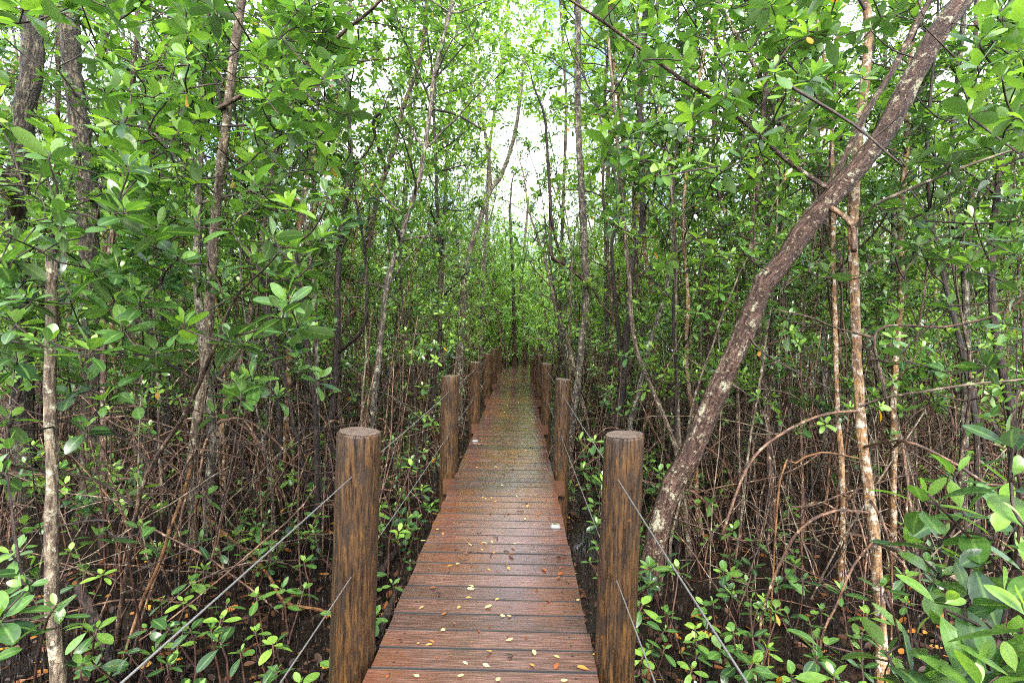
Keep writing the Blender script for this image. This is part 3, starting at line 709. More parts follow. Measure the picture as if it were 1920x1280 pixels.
h.fill(990, 120, 1130, 260, 6.5, 8, 16, .09); h.limbs(9, .66, 1, 1.0, .09).done(1)
h = Hero(T, 'pale leaning stem splitting from the ground near the first right-hand post', [(1178, 810), (1190, 760), (1205, 700), (1222, 630), (1245, 560), (1258, 480), (1262, 330), (1300, 120)], 5.6, 6.4, 12, 8, 'grey', ext=2, seed=6, root_n=2)
h.limbs(12, .5, 1, 1.0).done(1)
# forked tree ahead, left of the sky gap
h = Hero(T, 'slender forked mangrove leaning right against the bright sky gap', [(862, 660), (868, 560), (880, 475), (905, 400), (922, 353), (942, 325), (965, 255), (978, 165)], 12.0, 12.5, 17, 8, 'grey', ext=1.0, seed=7, root_n=3)
h.branch([(920, 353), (915, 285), (900, 190), (890, 100)], 12.1, 12.3, 10, 6, ext=1)
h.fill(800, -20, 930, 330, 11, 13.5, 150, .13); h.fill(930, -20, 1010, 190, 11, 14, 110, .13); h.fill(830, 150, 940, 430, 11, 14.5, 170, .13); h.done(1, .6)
h = Hero(T, 'long slim mangrove bending right with one arched bough left of the boardwalk', [(620, 780), (640, 640), (665, 575), (685, 500), (695, 440), (710, 360), (735, 295), (757, 203), (790, 105), (800, 10)], 8.6, 9.0, 15, 9, 'brown', ext=1.5, seed=8, root_n=4)
h.branch([(688, 300), (700, 232), (728, 208), (757, 203), (805, 205), (855, 215), (902, 242)], 8.6, 7.8, 9, 4, 'dark')
h.branch([(770, 200), (800, 165), (840, 120), (880, 75)], 8.3, 8, 6, 3, 'dark')
h.fill(640, -40, 900, 330, 7.2, 9.5, 190, .11); h.done(1, .42)
h = Hero(T, 'black-barked stem with an upcurved side branch left of the boardwalk', [(622, 800), (626, 770), (634, 645), (631, 530), (640, 420), (655, 300), (650, 150)], 6.2, 6.4, 17, 10, 'dark', ext=2.0, seed=9, root_n=3)
h.branch([(634, 655), (653, 645), (684, 605), (687, 500), (676, 420)], 6.1, 5.8, 9, 5, ext=.6)
h.limbs(12, .45, 1, 1.0).done(1)
h = Hero(T, 'thin pale stem speckled white, left of the boardwalk posts', [(600, 950), (597, 860), (595, 720), (590, 560), (572, 420), (560, 280)], 5.4, 5.4, 11, 7, 'grey', ext=1.8, seed=10, root_n=2)
h.limbs(10, .5, 1, .9).done(1)
h = Hero(T, 'sinuous dark stem winding up through the leaves left of centre', [(592, 800), (582, 700), (565, 560), (555, 475), (535, 390), (500, 300), (490, 240), (510, 178), (530, 110)], 5.2, 4.6, 12, 8, 'dark', ext=1.5, seed=11)
h.fill(470, 60, 660, 330, 3.6, 5.2, 50); h.done(1)
# left side
h = Hero(T, 'upright grey-tan trunk standing clear of the leaves on the left', [(365, 960), (362, 880), (372, 790), (388, 700), (400, 500), (408, 380), (420, 280), (433, 175), (445, 75), (455, -5)], 5.2, 4.4, 22, 19, 'pale', ext=2.4, seed=12)
for p, z0, z1, w0, w1, bk, dn in [
    ([(368, 880), (345, 922), (320, 990), (295, 1065), (265, 1130), (215, 1285)], 5.0, 3.1, 8, 7, 'yroot', True),
    ([(368, 958), (415, 995), (470, 1040), (505, 1080), (535, 1128), (620, 1152)], 5.1, 3.6, 8, 7, 'yroot', True),
    ([(530, 1125), (532, 1160), (528, 1200)], 3.9, 3.9, 6, 5, 'root', True),
    ([(372, 900), (330, 1000), (285, 1100), (245, 1240)], 5.0, 3.3, 6, 6, 'root', True)]:
    h.branch(p, z0, z1, w0, w1, bk, 'prop_root', down=dn)
h.branch([(428, 230), (400, 130), (380, 40), (360, -30)], 4.6, 4.2, 7, 5, 'dark', ext=.8)
h.branch([(425, 232), (470, 235), (520, 240), (570, 225)], 4.6, 4.0, 6, 4, 'dark')
h.fill(330, -40, 660, 260, 2.7, 4.6, 105, .13); h.limbs(6, .7, 1, 1.0).done(1)
h = Hero(T, 'stout furrowed trunk on the far left with a long bough sweeping right', [(172, 760), (172, 640), (170, 560), (165, 420), (158, 320), (146, 200), (134, 100), (128, -5)], 5.8, 5.6, 40, 36, 'furrow', ext=2.5, seed=13, root_n=5, sides=16)
h.branch([(165, 375), (200, 345), (240, 302), (300, 240), (345, 225), (400, 208), (470, 170), (545, 135), (600, 100), (645, 60), (705, 10)], 5.5, 3.6, 14, 8, 'brown', ext=1.0)
h.branch([(130, 150), (150, 178), (250, 215), (330, 295), (400, 360)], 5.4, 3.4, 6, 4, 'dark')
h.fill(180, -40, 640, 380, 2.5, 4.4, 150, .13); h.limbs(8, .7, 1, 1.2).done(1)
h = Hero(T, 'thickest furrowed trunk at the far left edge, leaning slightly right', [(45, 860), (38, 640), (35, 400), (42, 290), (50, 200), (62, 110), (60, -10)], 5.6, 5.4, 42, 38, 'furrow', ext=2.5, seed=14, root_n=5, sides=16)
h.branch([(40, 420), (10, 350), (-30, 260), (-60, 200)], 5.4, 5, 24, 18, 'brown', ext=1.5)
h.fill(-40, -40, 220, 420, 2.5, 4.4, 100, .13); h.limbs(6, .7, 1, 1.2).done(1)
h = Hero(T, 'reddish stem between the stout left trunk and the long bough', [(196, 640), (200, 525), (212, 450), (225, 330), (240, 280), (250, 155), (262, 40)], 5.0, 4.8, 12, 9, 'brown', ext=1.6, seed=15, root_n=2)
h.limbs(10, .5, 1, .9).done(1)
h = Hero('dead_stump', 'bare snapped-off trunk with a whitened jagged top at the left edge', [(112, 1320), (100, 1180), (95, 1060), (98, 900), (95, 760), (97, 600), (98, 492)], 2.55, 2.75, 29, 23, 'pale', 'dead tree', seed=16, rough=.05, ext=0)
g0 = h.g
for k in range(7):                                                 # splinters of the broken end
    a = k * .9; mb = MB(); b = h.path[-1] + np.array([math.cos(a), math.sin(a), 0]) * .022 - ZU * .03
    tube(mb, [b, b + ZU * g0.uniform(.04, .075) + g0.normal(0, .004, 3)], [.011, .002], 4); mb.build('splinter', BK['grey'], h.root, h.org)
h = Hero(T, 'pale peeling trunk low in the left thicket behind the bare stump', [(278, 1000), (270, 860), (262, 720), (255, 560), (262, 430), (280, 300)], 6.0, 6.2, 24, 18, 'furrow', ext=3, seed=17, root_n=5)
h.limbs(12, .45, 1, 1.1).done(1)
# young broad-leaved plant at left, in front
h = Hero('young_mangrove', 'young mangrove with broad glossy whorls spreading across the left foreground', [(215, 1225), (230, 1120), (246, 1030), (268, 915), (300, 850), (342, 785), (375, 717), (403, 649), (428, 620)], 3.5, 2.7, 11, 8, 'brown', 'young tree', seed=18, leafsize=.135)
h.branch([(375, 717), (330, 690), (270, 665), (170, 655), (85, 650), (20, 640)], 2.9, 2.3, 6, 4, 'twig')
h.branch([(403, 649), (440, 560), (500, 500), (525, 470)], 2.8, 2.5, 6, 4, 'twig')
h.branch([(300, 850), (200, 800), (120, 790), (20, 760)], 3.1, 2.6, 6, 4, 'twig')
h.branch([(268, 915), (180, 900), (60, 880), (-20, 860)], 3.3, 2.6, 6, 4, 'twig')
h.at([(92, 640, 2.3, 1.05), (172, 648, 2.3, 1.1), (235, 612, 2.5, 1), (215, 565, 2.6, 1), (330, 478, 2.5, 1), (390, 486, 2.5, 1.05), (300, 520, 2.6, .95), (345, 602, 2.4, 1.1), (430, 630, 2.4, 1.1), (420, 560, 2.6, 1), (522, 575, 2.2, 1.15), (515, 442, 2.5, 1.05),
      (290, 655, 2.5, 1), (190, 748, 2.8, .9), (250, 752, 2.9, .9), (405, 690, 2.5, 1), (110, 492, 2.6, 1), (135, 555, 2.6, 1), (30, 600, 2.3, 1), (50, 555, 2.4, 1), (20, 430, 2.4, 1.1), (60, 420, 2.5, 1.1), (150, 432, 2.6, 1), (600, 452, 2.9, 1), (635, 420, 3, 1),
      (460, 640, 2.7, .9), (500, 650, 2.8, .9), (160, 800, 2.8, 1), (100, 800, 2.6, .9), (400, 770, 3, .8), (20, 780, 2.3, .9), (560, 520, 2.9, .9), (480, 490, 2.7, 1), (255, 470, 2.8, 1), (200, 500, 2.8, .95), (280, 430, 2.8, 1), (440, 420, 2.8, 1), (365, 410, 2.8, 1)])
h.fill(0, 340, 640, 740, 2.3, 3.8, 120); h.fill(-40, 260, 300, 540, 2.2, 3.2, 50); h.done(0, .22, yellow=.004)
h = Hero('young_mangrove', 'low sprig with big wet leaves in the bottom left corner', [(60, 1330), (70, 1240), (88, 1160), (105, 1135)], 2.2, 2.0, 6, 5, 'stalk', 'young tree', seed=19, leafsize=.118)
h.at([(105, 1135, 2.0, 1.12), (0, 1155, 1.95, 1.1), (60, 1062, 2.2, .9), (5, 885, 2.0, 1.05), (15, 835, 2.1, .9), (20, 1035, 2.2, .9), (45, 1095, 2.0, .7), (110, 1170, 2.1, .8), (-20, 1230, 1.9, 1)]); h.done(0, .24)
h = Hero('young_mangrove', 'small two-tiered mangrove plant between the stump and the brown prop roots', [(262, 1180), (250, 1100), (235, 1030), (205, 1000)], 3.3, 3.0, 5, 4, 'stalk', 'young tree', seed=20, leafsize=.11)
h.at([(180, 1000, 3.0, 1), (265, 1005, 2.8, 1.05), (262, 985, 2.9, .8), (200, 990, 3, .9), (375, 1010, 3.4, 1), (390, 925, 3.6, 1)]); h.done(0, .26, 4, 7)
# big-leaved plant in the bottom right corner
h = Hero('young_mangrove', 'bushy young mangrove with large wet leaves filling the bottom right corner', [(1800, 1480), (1795, 1380), (1785, 1280), (1780, 1200), (1772, 1142)], 1.25, 1.15, 9, 7, 'stalk', 'young tree', seed=21, leafsize=.125, sides=8)
h.branch([(1790, 1330), (1880, 1180), (1881, 1074), (1809, 998), (1740, 926)], 1.25, 1.25, 9, 5, 'stalk')
h.branch([(1790, 1340), (1706, 1249), (1620, 1228), (1545, 1208)], 1.2, 1.25, 6, 4, 'stalk')
h.branch([(1780, 1250), (1689, 1208), (1675, 1150), (1665, 1108)], 1.2, 1.15, 6, 5, 'stalk')
h.branch([(1880, 1100), (1915, 960), (1900, 860), (1862, 790)], 1.25, 1.15, 7, 4, 'stalk')
h.at([(1665, 1108, 1.2, .8), (1771, 1125, 1.15, .95), (1737, 930, 1.3, .95), (1805, 955, 1.3, 1), (1660, 1218, 1.2, 1.05), (1850, 1240, 1.05, 1), (1815, 1105, 1.2, .95), (1885, 1110, 1.1, 1), (1545, 1208, 1.3, .6), (1900, 895, 1.1, 1.05), (1865, 1000, 1.2, .95),
      (1795, 885, 1.35, .8), (1892, 830, 1.1, .9), (1925, 980, 1.05, 1), (1765, 1010, 1.35, .9), (1875, 1185, 1.1, 1.05), (1715, 1190, 1.25, 1), (1925, 1150, 1.0, 1), (1840, 1285, 1.0, .95), (1745, 1280, 1.1, .9), (1855, 775, 1.15, .45), (1700, 1290, 1.15, .9), (1905, 1260, 1, 1),
      (1830, 1050, 1.35, 1), (1760, 1075, 1.4, .85), (1700, 1010, 1.5, .8), (1880, 950, 1.3, .9), (1930, 1060, 1.2, 1)])
h.done(0, .20, 4, 8, .004)
# more stems on the right
for sd, lab, path, z0, z1, w0, w1, bk in [
    (31, 'rust-brown slim trunk right of the leaning trunk, bare for most of its height', [(1442, 900), (1438, 800), (1425, 634), (1410, 450), (1420, 380), (1430, 250), (1436, 165)], 5.4, 6.0, 13, 10, 'brown'),
    (32, 'thin straight stem in front of the leaning trunk, left of its upper branch', [(1478, 760), (1470, 600), (1467, 450), (1462, 250), (1455, 75)], 6.4, 6.4, 9, 7, 'brown'),
    (33, 'slim orange-brown stem just left of the leaning trunk foot', [(1304, 830), (1298, 780), (1287, 675), (1290, 560), (1282, 400), (1300, 200)], 5.6, 5.8, 9, 7, 'orange'),
    (34, 'slim tan stem meeting the leaning trunk foot from above', [(1272, 860), (1268, 740), (1264, 640), (1266, 500), (1256, 330)], 5.2, 5.6, 10, 8, 'pale'),
    (35, 'orange-crusted stem beyond the orange lichen trunk', [(1676, 800), (1674, 760), (1684, 620), (1690, 520), (1690, 400), (1700, 260)], 5.0, 5.2, 15, 11, 'orange'),
    (36, 'mottled grey stem bending at the right side of the stand', [(1812, 640), (1806, 465), (1790, 425), (1776, 350), (1785, 270), (1800, 120)], 5.6, 5.6, 14, 11, 'grey'),
    (37, 'dark leaning stem at the right with knotted bark', [(1830, 820), (1800, 640), (1772, 520), (1748, 410), (1740, 300)], 4.6, 5.0, 11, 8, 'dark'),
    (38, 'twisted dark trunk near the right edge', [(1900, 820), (1880, 700), (1862, 600), (1855, 470), (1870, 330), (1885, 200)], 4.8, 5.0, 17, 12, 'dark'),
    (39, 'lichen-spotted stem close behind the orange lichen trunk', [(1580, 880), (1572, 780), (1566, 620), (1562, 480), (1560, 300)], 4.6, 5.2, 14, 9, 'orange'),
    (40, 'dark slanting stem behind the stout left trunk', [(520, 720), (500, 560), (470, 440), (452, 300)], 6.0, 6.2, 11, 8, 'dark'),
    (41, 'lone black trunk standing at the far end of the boardwalk', [(966, 684), (965, 640), (963, 588), (960, 500), (957, 430)], 21.5, 21.5, 9, 7, 'dark'),
    (42, 'leaning pale stem low on the left between two stout trunks', [(395, 900), (430, 760), (470, 600), (490, 480), (500, 380)], 5.8, 6.6, 18, 12, 'pale'),
]:
    h = Hero(T, lab, path, z0, z1, w0, w1, bk, ext=2.4, seed=sd, root_n=3); h.limbs(12, .42, 1, 1.0).done(1)

for sd, lab, path, z, w, bk, fl in [
    (61, 'broad-crowned mangrove behind the two stout left trunks', [(100, 800), (98, 500), (104, 250), (110, -20)], 7.5, 14, 'brown', (-60, -60, 330, 420, 5.5, 9, 300)),
    (62, 'broad-crowned mangrove behind the grey-tan upright trunk', [(352, 800), (345, 500), (352, 250), (340, -20)], 7.8, 13, 'pale', (260, -60, 560, 430, 5.8, 9.5, 300)),
    (63, 'full-crowned mangrove between the grey-tan trunk and the long slim bending tree', [(575, 800), (570, 600), (590, 300), (600, -20)], 8.5, 12, 'grey', (490, -60, 800, 430, 7, 10.5, 420)),
    (64, 'full-crowned mangrove seen between the dark forked stems and the leaning trunk', [(1330, 800), (1325, 560), (1335, 300), (1345, -20)], 7.6, 12, 'brown', (1220, -60, 1480, 430, 5.8, 9.5, 280)),
    (65, 'broad-crowned mangrove framed above the leaning trunk', [(1545, 760), (1540, 500), (1530, 250), (1520, -20)], 7.6, 13, 'grey', (1420, -60, 1700, 380, 6, 9.5, 280)),
    (66, 'broad-crowned mangrove filling the upper right corner', [(1810, 800), (1815, 500), (1822, 250), (1830, -20)], 7.2, 14, 'brown', (1660, -60, 1990, 430, 5.4, 9, 300))]:
    h = Hero(T, lab, path, z, z, w, w * .6, bk, ext=1.5, seed=sd, root_n=4); h.fill(*fl, size=.125); h.done(1, .5)
for sd, lab, path, z0, z1, w0, w1, bk, fl in [
    (51, 'slender mangrove with pale sunlit leaves, top left of the sky gap', [(742, 700), (748, 500), (765, 300), (770, 120), (780, -20)], 13, 13, 11, 7, 'grey', [(690, -40, 880, 260, 10.5, 14, 260), (720, 250, 850, 520, 11, 14, 130)]),
    (52, 'thin sunlit mangrove just left of the forked tree', [(826, 700), (830, 500), (838, 300), (850, 120), (870, -20)], 14.5, 15, 10, 6, 'brown', [(800, -40, 960, 200, 12.5, 16, 260), (790, 200, 900, 520, 13, 16, 150)]),
    (53, 'small-crowned sunlit mangrove whose top closes the sky gap from the left', [(900, 690), (905, 560), (912, 420), (920, 260), (950, 60)], 18, 18, 9, 5, 'grey', [(870, -30, 1000, 235, 14, 19, 330), (880, 400, 975, 600, 17, 20, 110)]),
    (54, 'sunlit mangrove beyond the pale straight trunk, right of the sky gap', [(1048, 690), (1050, 560), (1056, 400), (1062, 200), (1052, 20)], 15, 15, 9, 6, 'brown', [(1000, -30, 1130, 230, 12, 16, 260), (1050, 200, 1130, 360, 12, 16, 110), (1030, 330, 1120, 560, 13, 16, 80), (1000, 420, 1060, 600, 17, 19, 60)]),
    (55, 'leafy mangrove standing behind the dark forked stems', [(1140, 700), (1136, 500), (1140, 300), (1150, 100), (1155, -20)], 11, 11, 11, 7, 'grey', [(1080, -40, 1240, 330, 9, 12, 170), (1110, 330, 1240, 560, 9, 12, 60)]),
    (56, 'low leafy mangrove at the far end where the planks turn', [(985, 676), (982, 620), (978, 540), (985, 450), (990, 390)], 24, 24, 8, 5, 'brown', [(930, 470, 1040, 640, 21, 26, 150), (945, 390, 975, 480, 22, 26, 36), (1000, 400, 1045, 480, 21, 26, 45)])]:
    h = Hero(T, lab, path, z0, z1, w0, w1, bk, ext=.6, seed=sd, root_n=3)
    for f in fl: h.fill(*f, size=.168)
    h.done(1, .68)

# fallen logs and loose roots on the mud
for lab, pts, r in [('dark fallen branch slanting across the mud at the lower left', [(150, 1100), (185, 1180), (225, 1270)], .045),
                    ('blackened fallen log on the mud beside the first left-hand post', [(700, 1090), (745, 1030), (785, 985)], .035),
                    ('short dark fallen log below the left edge of the near planks', [(705, 1200), (725, 1150), (745, 1105)], .035),
                    ('thin fallen pole lying level on the mud left of the boardwalk', [(640, 935), (740, 933), (822, 932)], .018)]:
    mb = MB(); q = [G(x, y, GZ + .04) for x, y in pts]; sp = spline(q, step=.08); tube(mb, sp, np.linspace(r, r * .7, len(sp)), 9, .5, .08, rng)
    org = sp[0]; tag(mb.build('fallen_branch', BK['dark'], None, org), lab, 'fallen branch').location = org

# ------------------------------------------------------------------ the stand: copies of a few grown trees
def variants(kind, seeds, lod):
    bks = ['brown', 'grey', 'dark', 'pale', 'orange', 'brown', 'grey', 'lichen']; outl = []
    for i, sd in enumerate(seeds):
        w, c, r = make_variant(sd, kind, lod); outl.append((w.mesh('trunk', BK[bks[i % len(bks)]]), c.mesh('crown', M_leaf), r.mesh('root_cluster', BK['root'])))
    return outl
V = {('tall', 1): variants('tall', range(60, 67), 1), ('tall', 2): variants('tall', range(70, 78), 2),
     ('young', 1): variants('young', range(80, 86), 1), ('young', 2): variants('young', range(90, 96), 2)}
placed = []
def free(p, dmin):
    for q in placed:
        if (q[0] - p[0]) ** 2 + (q[1] - p[1]) ** 2 < dmin * dmin: return False
    return True
GROUPS = {('tall', -1): 'tall slender mangroves left of the boardwalk', ('tall', 1): 'tall slender mangroves right of the boardwalk', ('tall', 0): 'tall mangroves ahead of the bend',
          ('young', -1): 'young mangroves left of the boardwalk', ('young', 1): 'young mangroves right of the boardwalk', ('young', 0): 'young mangroves ahead of the bend'}
LAB = {('tall', -1): 'tall thin-stemmed mangrove in the crowded stand left of the boardwalk', ('tall', 1): 'tall thin-stemmed mangrove in the crowded stand right of the boardwalk',
       ('tall', 0): 'tall mangrove in the stand closing the view where the boardwalk bends', ('young', -1): 'leafy young mangrove under the taller stems left of the boardwalk',
       ('young', 1): 'leafy young mangrove under the taller stems right of the boardwalk', ('young', 0): 'leafy young mangrove near the bend of the boardwalk'}
g = np.random.default_rng(21)
def put_tree(kind, p, sd):
    lod = 1 if p[1] < 9.5 else 2; vs = V[(kind, lod)]; me = vs[g.integers(len(vs))]
    r = empty('mangrove_tree' if kind == 'tall' else 'young_mangrove', p, g.uniform(0, 6.28)); sc = g.uniform(.85, 1.15); r.scale = (sc, sc, sc * g.uniform(.92, 1.1)); r.rotation_euler.x = g.normal(0, .05); r.rotation_euler.y = g.normal(0, .05)
    for nm, m in zip(('trunk', 'crown', 'root_cluster'), me): mobj(nm, m, r)
    tag(r, LAB[(kind, sd)], 'tree' if kind == 'tall' else 'young tree', GROUPS[(kind, sd)])
NT, NY = 270, 270
for kind, num, dmin in (('tall', NT, .75), ('young', NY, .5)):
    n = tries = 0
    while n < num and tries < 60000:
        tries += 1
        y = 5.2 + 18 * g.random() ** .8 if kind == 'tall' else 4.6 + 16 * g.random() ** .95
        x = g.uniform(-1, 1) * (y * 1.06 + 1.0); p = (x, y, GZ)
        s, t = deck_st(p); at_ = abs(t)
        lim = (1.15 if kind == 'young' else 1.45)
        if s > 19.5: lim = 1.2
        if at_ < lim or not free(p, dmin): continue
        if kind == 'tall' and at_ < 2.2 and g.random() < .4: continue
        if kind == 'young' and y < 6.5 and any(blocks((x, y - .4, z), 4) for z in (.8, 1.6, 2.4)): continue
        placed.append(p); sd = 0 if s > 19.5 and at_ < 5 else (-1 if t < 0 else 1); put_tree(kind, p, sd); n += 1
for kind, num in (('young', 22), ('tall', 16)):
    n = tries = 0
    while n < num and tries < 4000:
        tries += 1; p = (g.uniform(-4.5, 4.5), g.uniform(20.2, 25), GZ); s, t = deck_st(p)
        if abs(t) < 1.0 or not free(p, .45): continue
        placed.append(p); put_tree(kind, p, 0); n += 1
# the wood beyond reads as one mass
def distant():
    wood, lf = MB(), MB(); gg = np.random.default_rng(33)
    for i in range(230):
        y = 21.5 + 17 * gg.random(); x = gg.uniform(-1, 1) * (y * 1.05 + 1) if i % 2 else gg.normal(0, 4.5)
        s, t = deck_st((x, y));
        if abs(t) < 1.2: continue
        b = np.array([x, y, GZ]); H = gg.uniform(6, 10.0); path = wander(gg, b, (gg.normal(0, .08), gg.normal(0, .08), 1), H, 12, .05, .03)
        tube(wood, path, np.linspace(gg.uniform(.035, .06), .012, 13), 5)
        n = 230; f = 1 - gg.random(n) ** 1.0 * .82; k = np.minimum(11, (f * 12).astype(int)); rad = gg.random(n) ** .5 * (1.35 - .6 * f)
        az = gg.uniform(0, 6.28, n); pos = path[k] + np.stack([np.cos(az) * rad, np.sin(az) * rad, gg.normal(0, .3, n)], -1)
        rosettes(lf, gg, pos, np.stack([np.cos(az) * .5, np.sin(az) * .5, np.ones(n)], -1), gg.uniform(.12, .18, n), 2, .80, 5, 7, .004)  # pale tint paints the glow of the far end into the leaves
        for j in range(4):
            prop_root(gg, wood, b + [0, 0, gg.uniform(.3, 1)], gg.uniform(0, 6.28), .6, .6, .014, fork=False)
    for i in range(230):
        y = 38 + 24 * gg.random(); x = gg.uniform(-1, 1) * (y * 1.05 + 1) if i % 3 == 0 else gg.normal(0, 8)
        b = np.array([x, y, GZ]); H = gg.uniform(6, 10.5); path = wander(gg, b, (gg.normal(0, .08), gg.normal(0, .08), 1), H, 12, .05, .03)
        tube(wood, path, np.linspace(.07, .015, 13), 5)
        n = 130; f = 1 - gg.random(n) * .92; k = np.minimum(11, (f * 12).astype(int)); rad = gg.random(n) ** .5 * 1.9
        az = gg.uniform(0, 6.28, n); pos = path[k] + np.stack([np.cos(az) * rad, np.sin(az) * rad, gg.normal(0, .4, n)], -1)
        rosettes(lf, gg, pos, np.stack([np.cos(az) * .5, np.sin(az) * .5, np.ones(n)], -1), gg.uniform(.25, .36, n), 2, .82, 5, 7, .004)  # far glow again put into the leaf tint
    o = wood.build('distant_forest', BK['brown']); tag(o, 'mass of mangroves far beyond the bend of the boardwalk', 'forest', kind='stuff')
    lf.build('crown', M_leaf, o)
distant()

# ------------------------------------------------------------------ seedlings on the mud
SV = []
for sd in range(12):
    gg = np.random.default_rng(200 + sd); st, cr = MB(), MB(); ros = []; n = gg.integers(1, 4); 
    for k in range(n):
        H = gg.uniform(.22, .62); off = gg.normal(0, .03, 2) if k else np.zeros(2); pth = wander(gg, (off[0], off[1], -.03), (gg.normal(0, .22), gg.normal(0, .22), 1), H, 6, .08, .05)
        tube(st, pth, np.linspace(.006, .0035, 7), 5)
        ros.append((pth[-1], nrm(pth[-1] - pth[-2]) + gg.normal(0, .12, 3), gg.uniform(.07, .1)))
        if gg.random() < .6: ros.append((pth[4], nrm(pth[-1] - pth[-2]) + gg.normal(0, .2, 3), gg.uniform(.055, .08)))
    rosettes(cr, gg, [r[0] for r in ros], [r[1] for r in ros], [r[2] for r in ros], 0, .30, 4, 7, .01)
    SV.append((st.mesh('stem', BK['stalk']), cr.mesh('crown', M_leaf_near)))
n = 0; pl = []
clus = [(G(x, y, GZ + .35), w) for x, y, w in [(520, 990, .5), (760, 850, .4), (830, 960, .2), (430, 1120, .6), (560, 1150, .5), (1230, 1200, .35), (1330, 1180, .4), (1420, 1230, .4), (1300, 1130, .3), (1100, 900, .3), (1090, 1010, .25), (1250, 880, .5), (1400, 1000, .6), (700, 780, .6), (1330, 840, .6), (500, 1250, .4), (1130, 780, .4), (960, 690, .6)]]
while n < 298:
    if g.random() < .8:
        c, w = clus[g.integers(len(clus))]; p = np.array([c[0] + g.normal(0, w), c[1] + g.normal(0, w * 1.3), GZ])
    else:
        y = 2.4 + 7 * g.random() ** 1.1; p = np.array([g.uniform(-1, 1) * (y * 1.05), y, GZ])
    s, t = deck_st(p)
    if abs(t) < .72 or p[1] < 1.9: continue
    if any((q[0] - p[0]) ** 2 + (q[1] - p[1]) ** 2 < .012 for q in pl): continue
    pl.append(p); st, cr = SV[g.integers(len(SV))]; r = empty('mangrove_seedling', p, g.uniform(0, 6.28)); sc = g.uniform(.95, 1.4); r.scale = (sc * 1.1, sc * 1.1, sc * .8)
    mobj('stem', st, r); mobj('crown', cr, r); sd = 'left' if t < 0 else 'right'
    tag(r, 'small bright green mangrove seedling rooted in the mud %s of the boardwalk' % sd, 'seedling', 'mangrove seedlings %s of the boardwalk' % sd); n += 1

SP = []
for sd in range(8):
    gg = np.random.default_rng(300 + sd); st, ros = MB(), []; H = gg.uniform(.9, 1.9); pth = wander(gg, (0, 0, -.05), (gg.normal(0, .12), gg.normal(0, .12), 1), H, 12, .07, .04); tube(st, pth, np.linspace(.010, .005, 13), 6)
    ros.append((pth[-1], ZU, .1)); az = gg.uniform(0, 6)
    for k in range(gg.integers(5, 9)):
        i = int(gg.uniform(.3, .95) * 12); az += 2.4; d = (math.cos(az), math.sin(az), .5); tp = wander(gg, pth[i], d, gg.uniform(.15, .5), 5, .15, .1); tube(st, tp, np.linspace(.005, .003, 6), 4)
        ros.append((tp[-1], ZU + gg.normal(0, .3, 3), gg.uniform(.085, .115)))
        if gg.random() < .6: ros.append((tp[3], ZU + gg.normal(0, .4, 3), gg.uniform(.07, .1)))
    cr = MB(); rosettes(cr, gg, [r[0] for r in ros], [r[1] for r in ros], [r[2] for r in ros], 1, .34, 5, 9, .01); SP.append((st.mesh('trunk', BK['stalk']), cr.mesh('crown', M_leaf)))
n = tries = 0
while n < 120 and tries < 9000:
    tries += 1; y = 4.4 + 11 * g.random() ** 1.1; p = np.array([g.uniform(-1, 1) * (y * 1.05 + .3), y, GZ]); s, t = deck_st(p)
    if abs(t) < 1.0 or not free(p, .25) or (y < 5.5 and any(blocks((p[0], y - .2, z), 3) for z in (.3, .8))): continue
    placed.append(tuple(p)); st, cr = SP[g.integers(8)]; r = empty('mangrove_sapling', p, g.uniform(0, 6.28)); sc = g.uniform(.8, 1.2); r.scale = (sc,) * 3; mobj('trunk', st, r); mobj('crown', cr, r); sd = 'left' if t < 0 else 'right'
    tag(r, 'knee-high to chest-high mangrove sapling with open leafy sprays %s of the boardwalk' % sd, 'sapling', 'mangrove saplings %s of the boardwalk' % sd); n += 1

PO = []
for sd in range(12):
    gg = np.random.default_rng(600 + sd); st, ros = MB(), []; H = gg.uniform(2.6, 5.5); pth = wander(gg, (0, 0, -.08), (gg.normal(0, .13), gg.normal(0, .13), 1), H, 16, .06, .02); r = gg.uniform(.009, .018); tube(st, pth, np.linspace(r, r * .45, 17), 6, .5, .05, gg)
    for k in range(gg.integers(4, 8)):
        i = int(gg.uniform(.12, .9) * 16); a = gg.uniform(0, 6.28); tp = wander(gg, pth[i], (math.cos(a), math.sin(a), gg.uniform(-.2, .9)), gg.uniform(.3, .9), 6, .18, .05); tube(st, tp, np.linspace(.006, .0025, 7), 4)
        if i > 7: ros += [(tp[-1], ZU + gg.normal(0, .35, 3), gg.uniform(.08, .11)), (tp[4], ZU + gg.normal(0, .4, 3), gg.uniform(.07, .1))]
    ros.append((pth[-1], ZU, .1)); cr = MB(); rosettes(cr, gg, [q[0] for q in ros], [q[1] for q in ros], [q[2] for q in ros], 1, .45, 5, 9)
    PO.append((st.mesh('trunk', BK[['root', 'brown', 'pale', 'brown', 'root', 'grey'][sd % 6]]), cr.mesh('crown', M_leaf)))
n = tries = 0
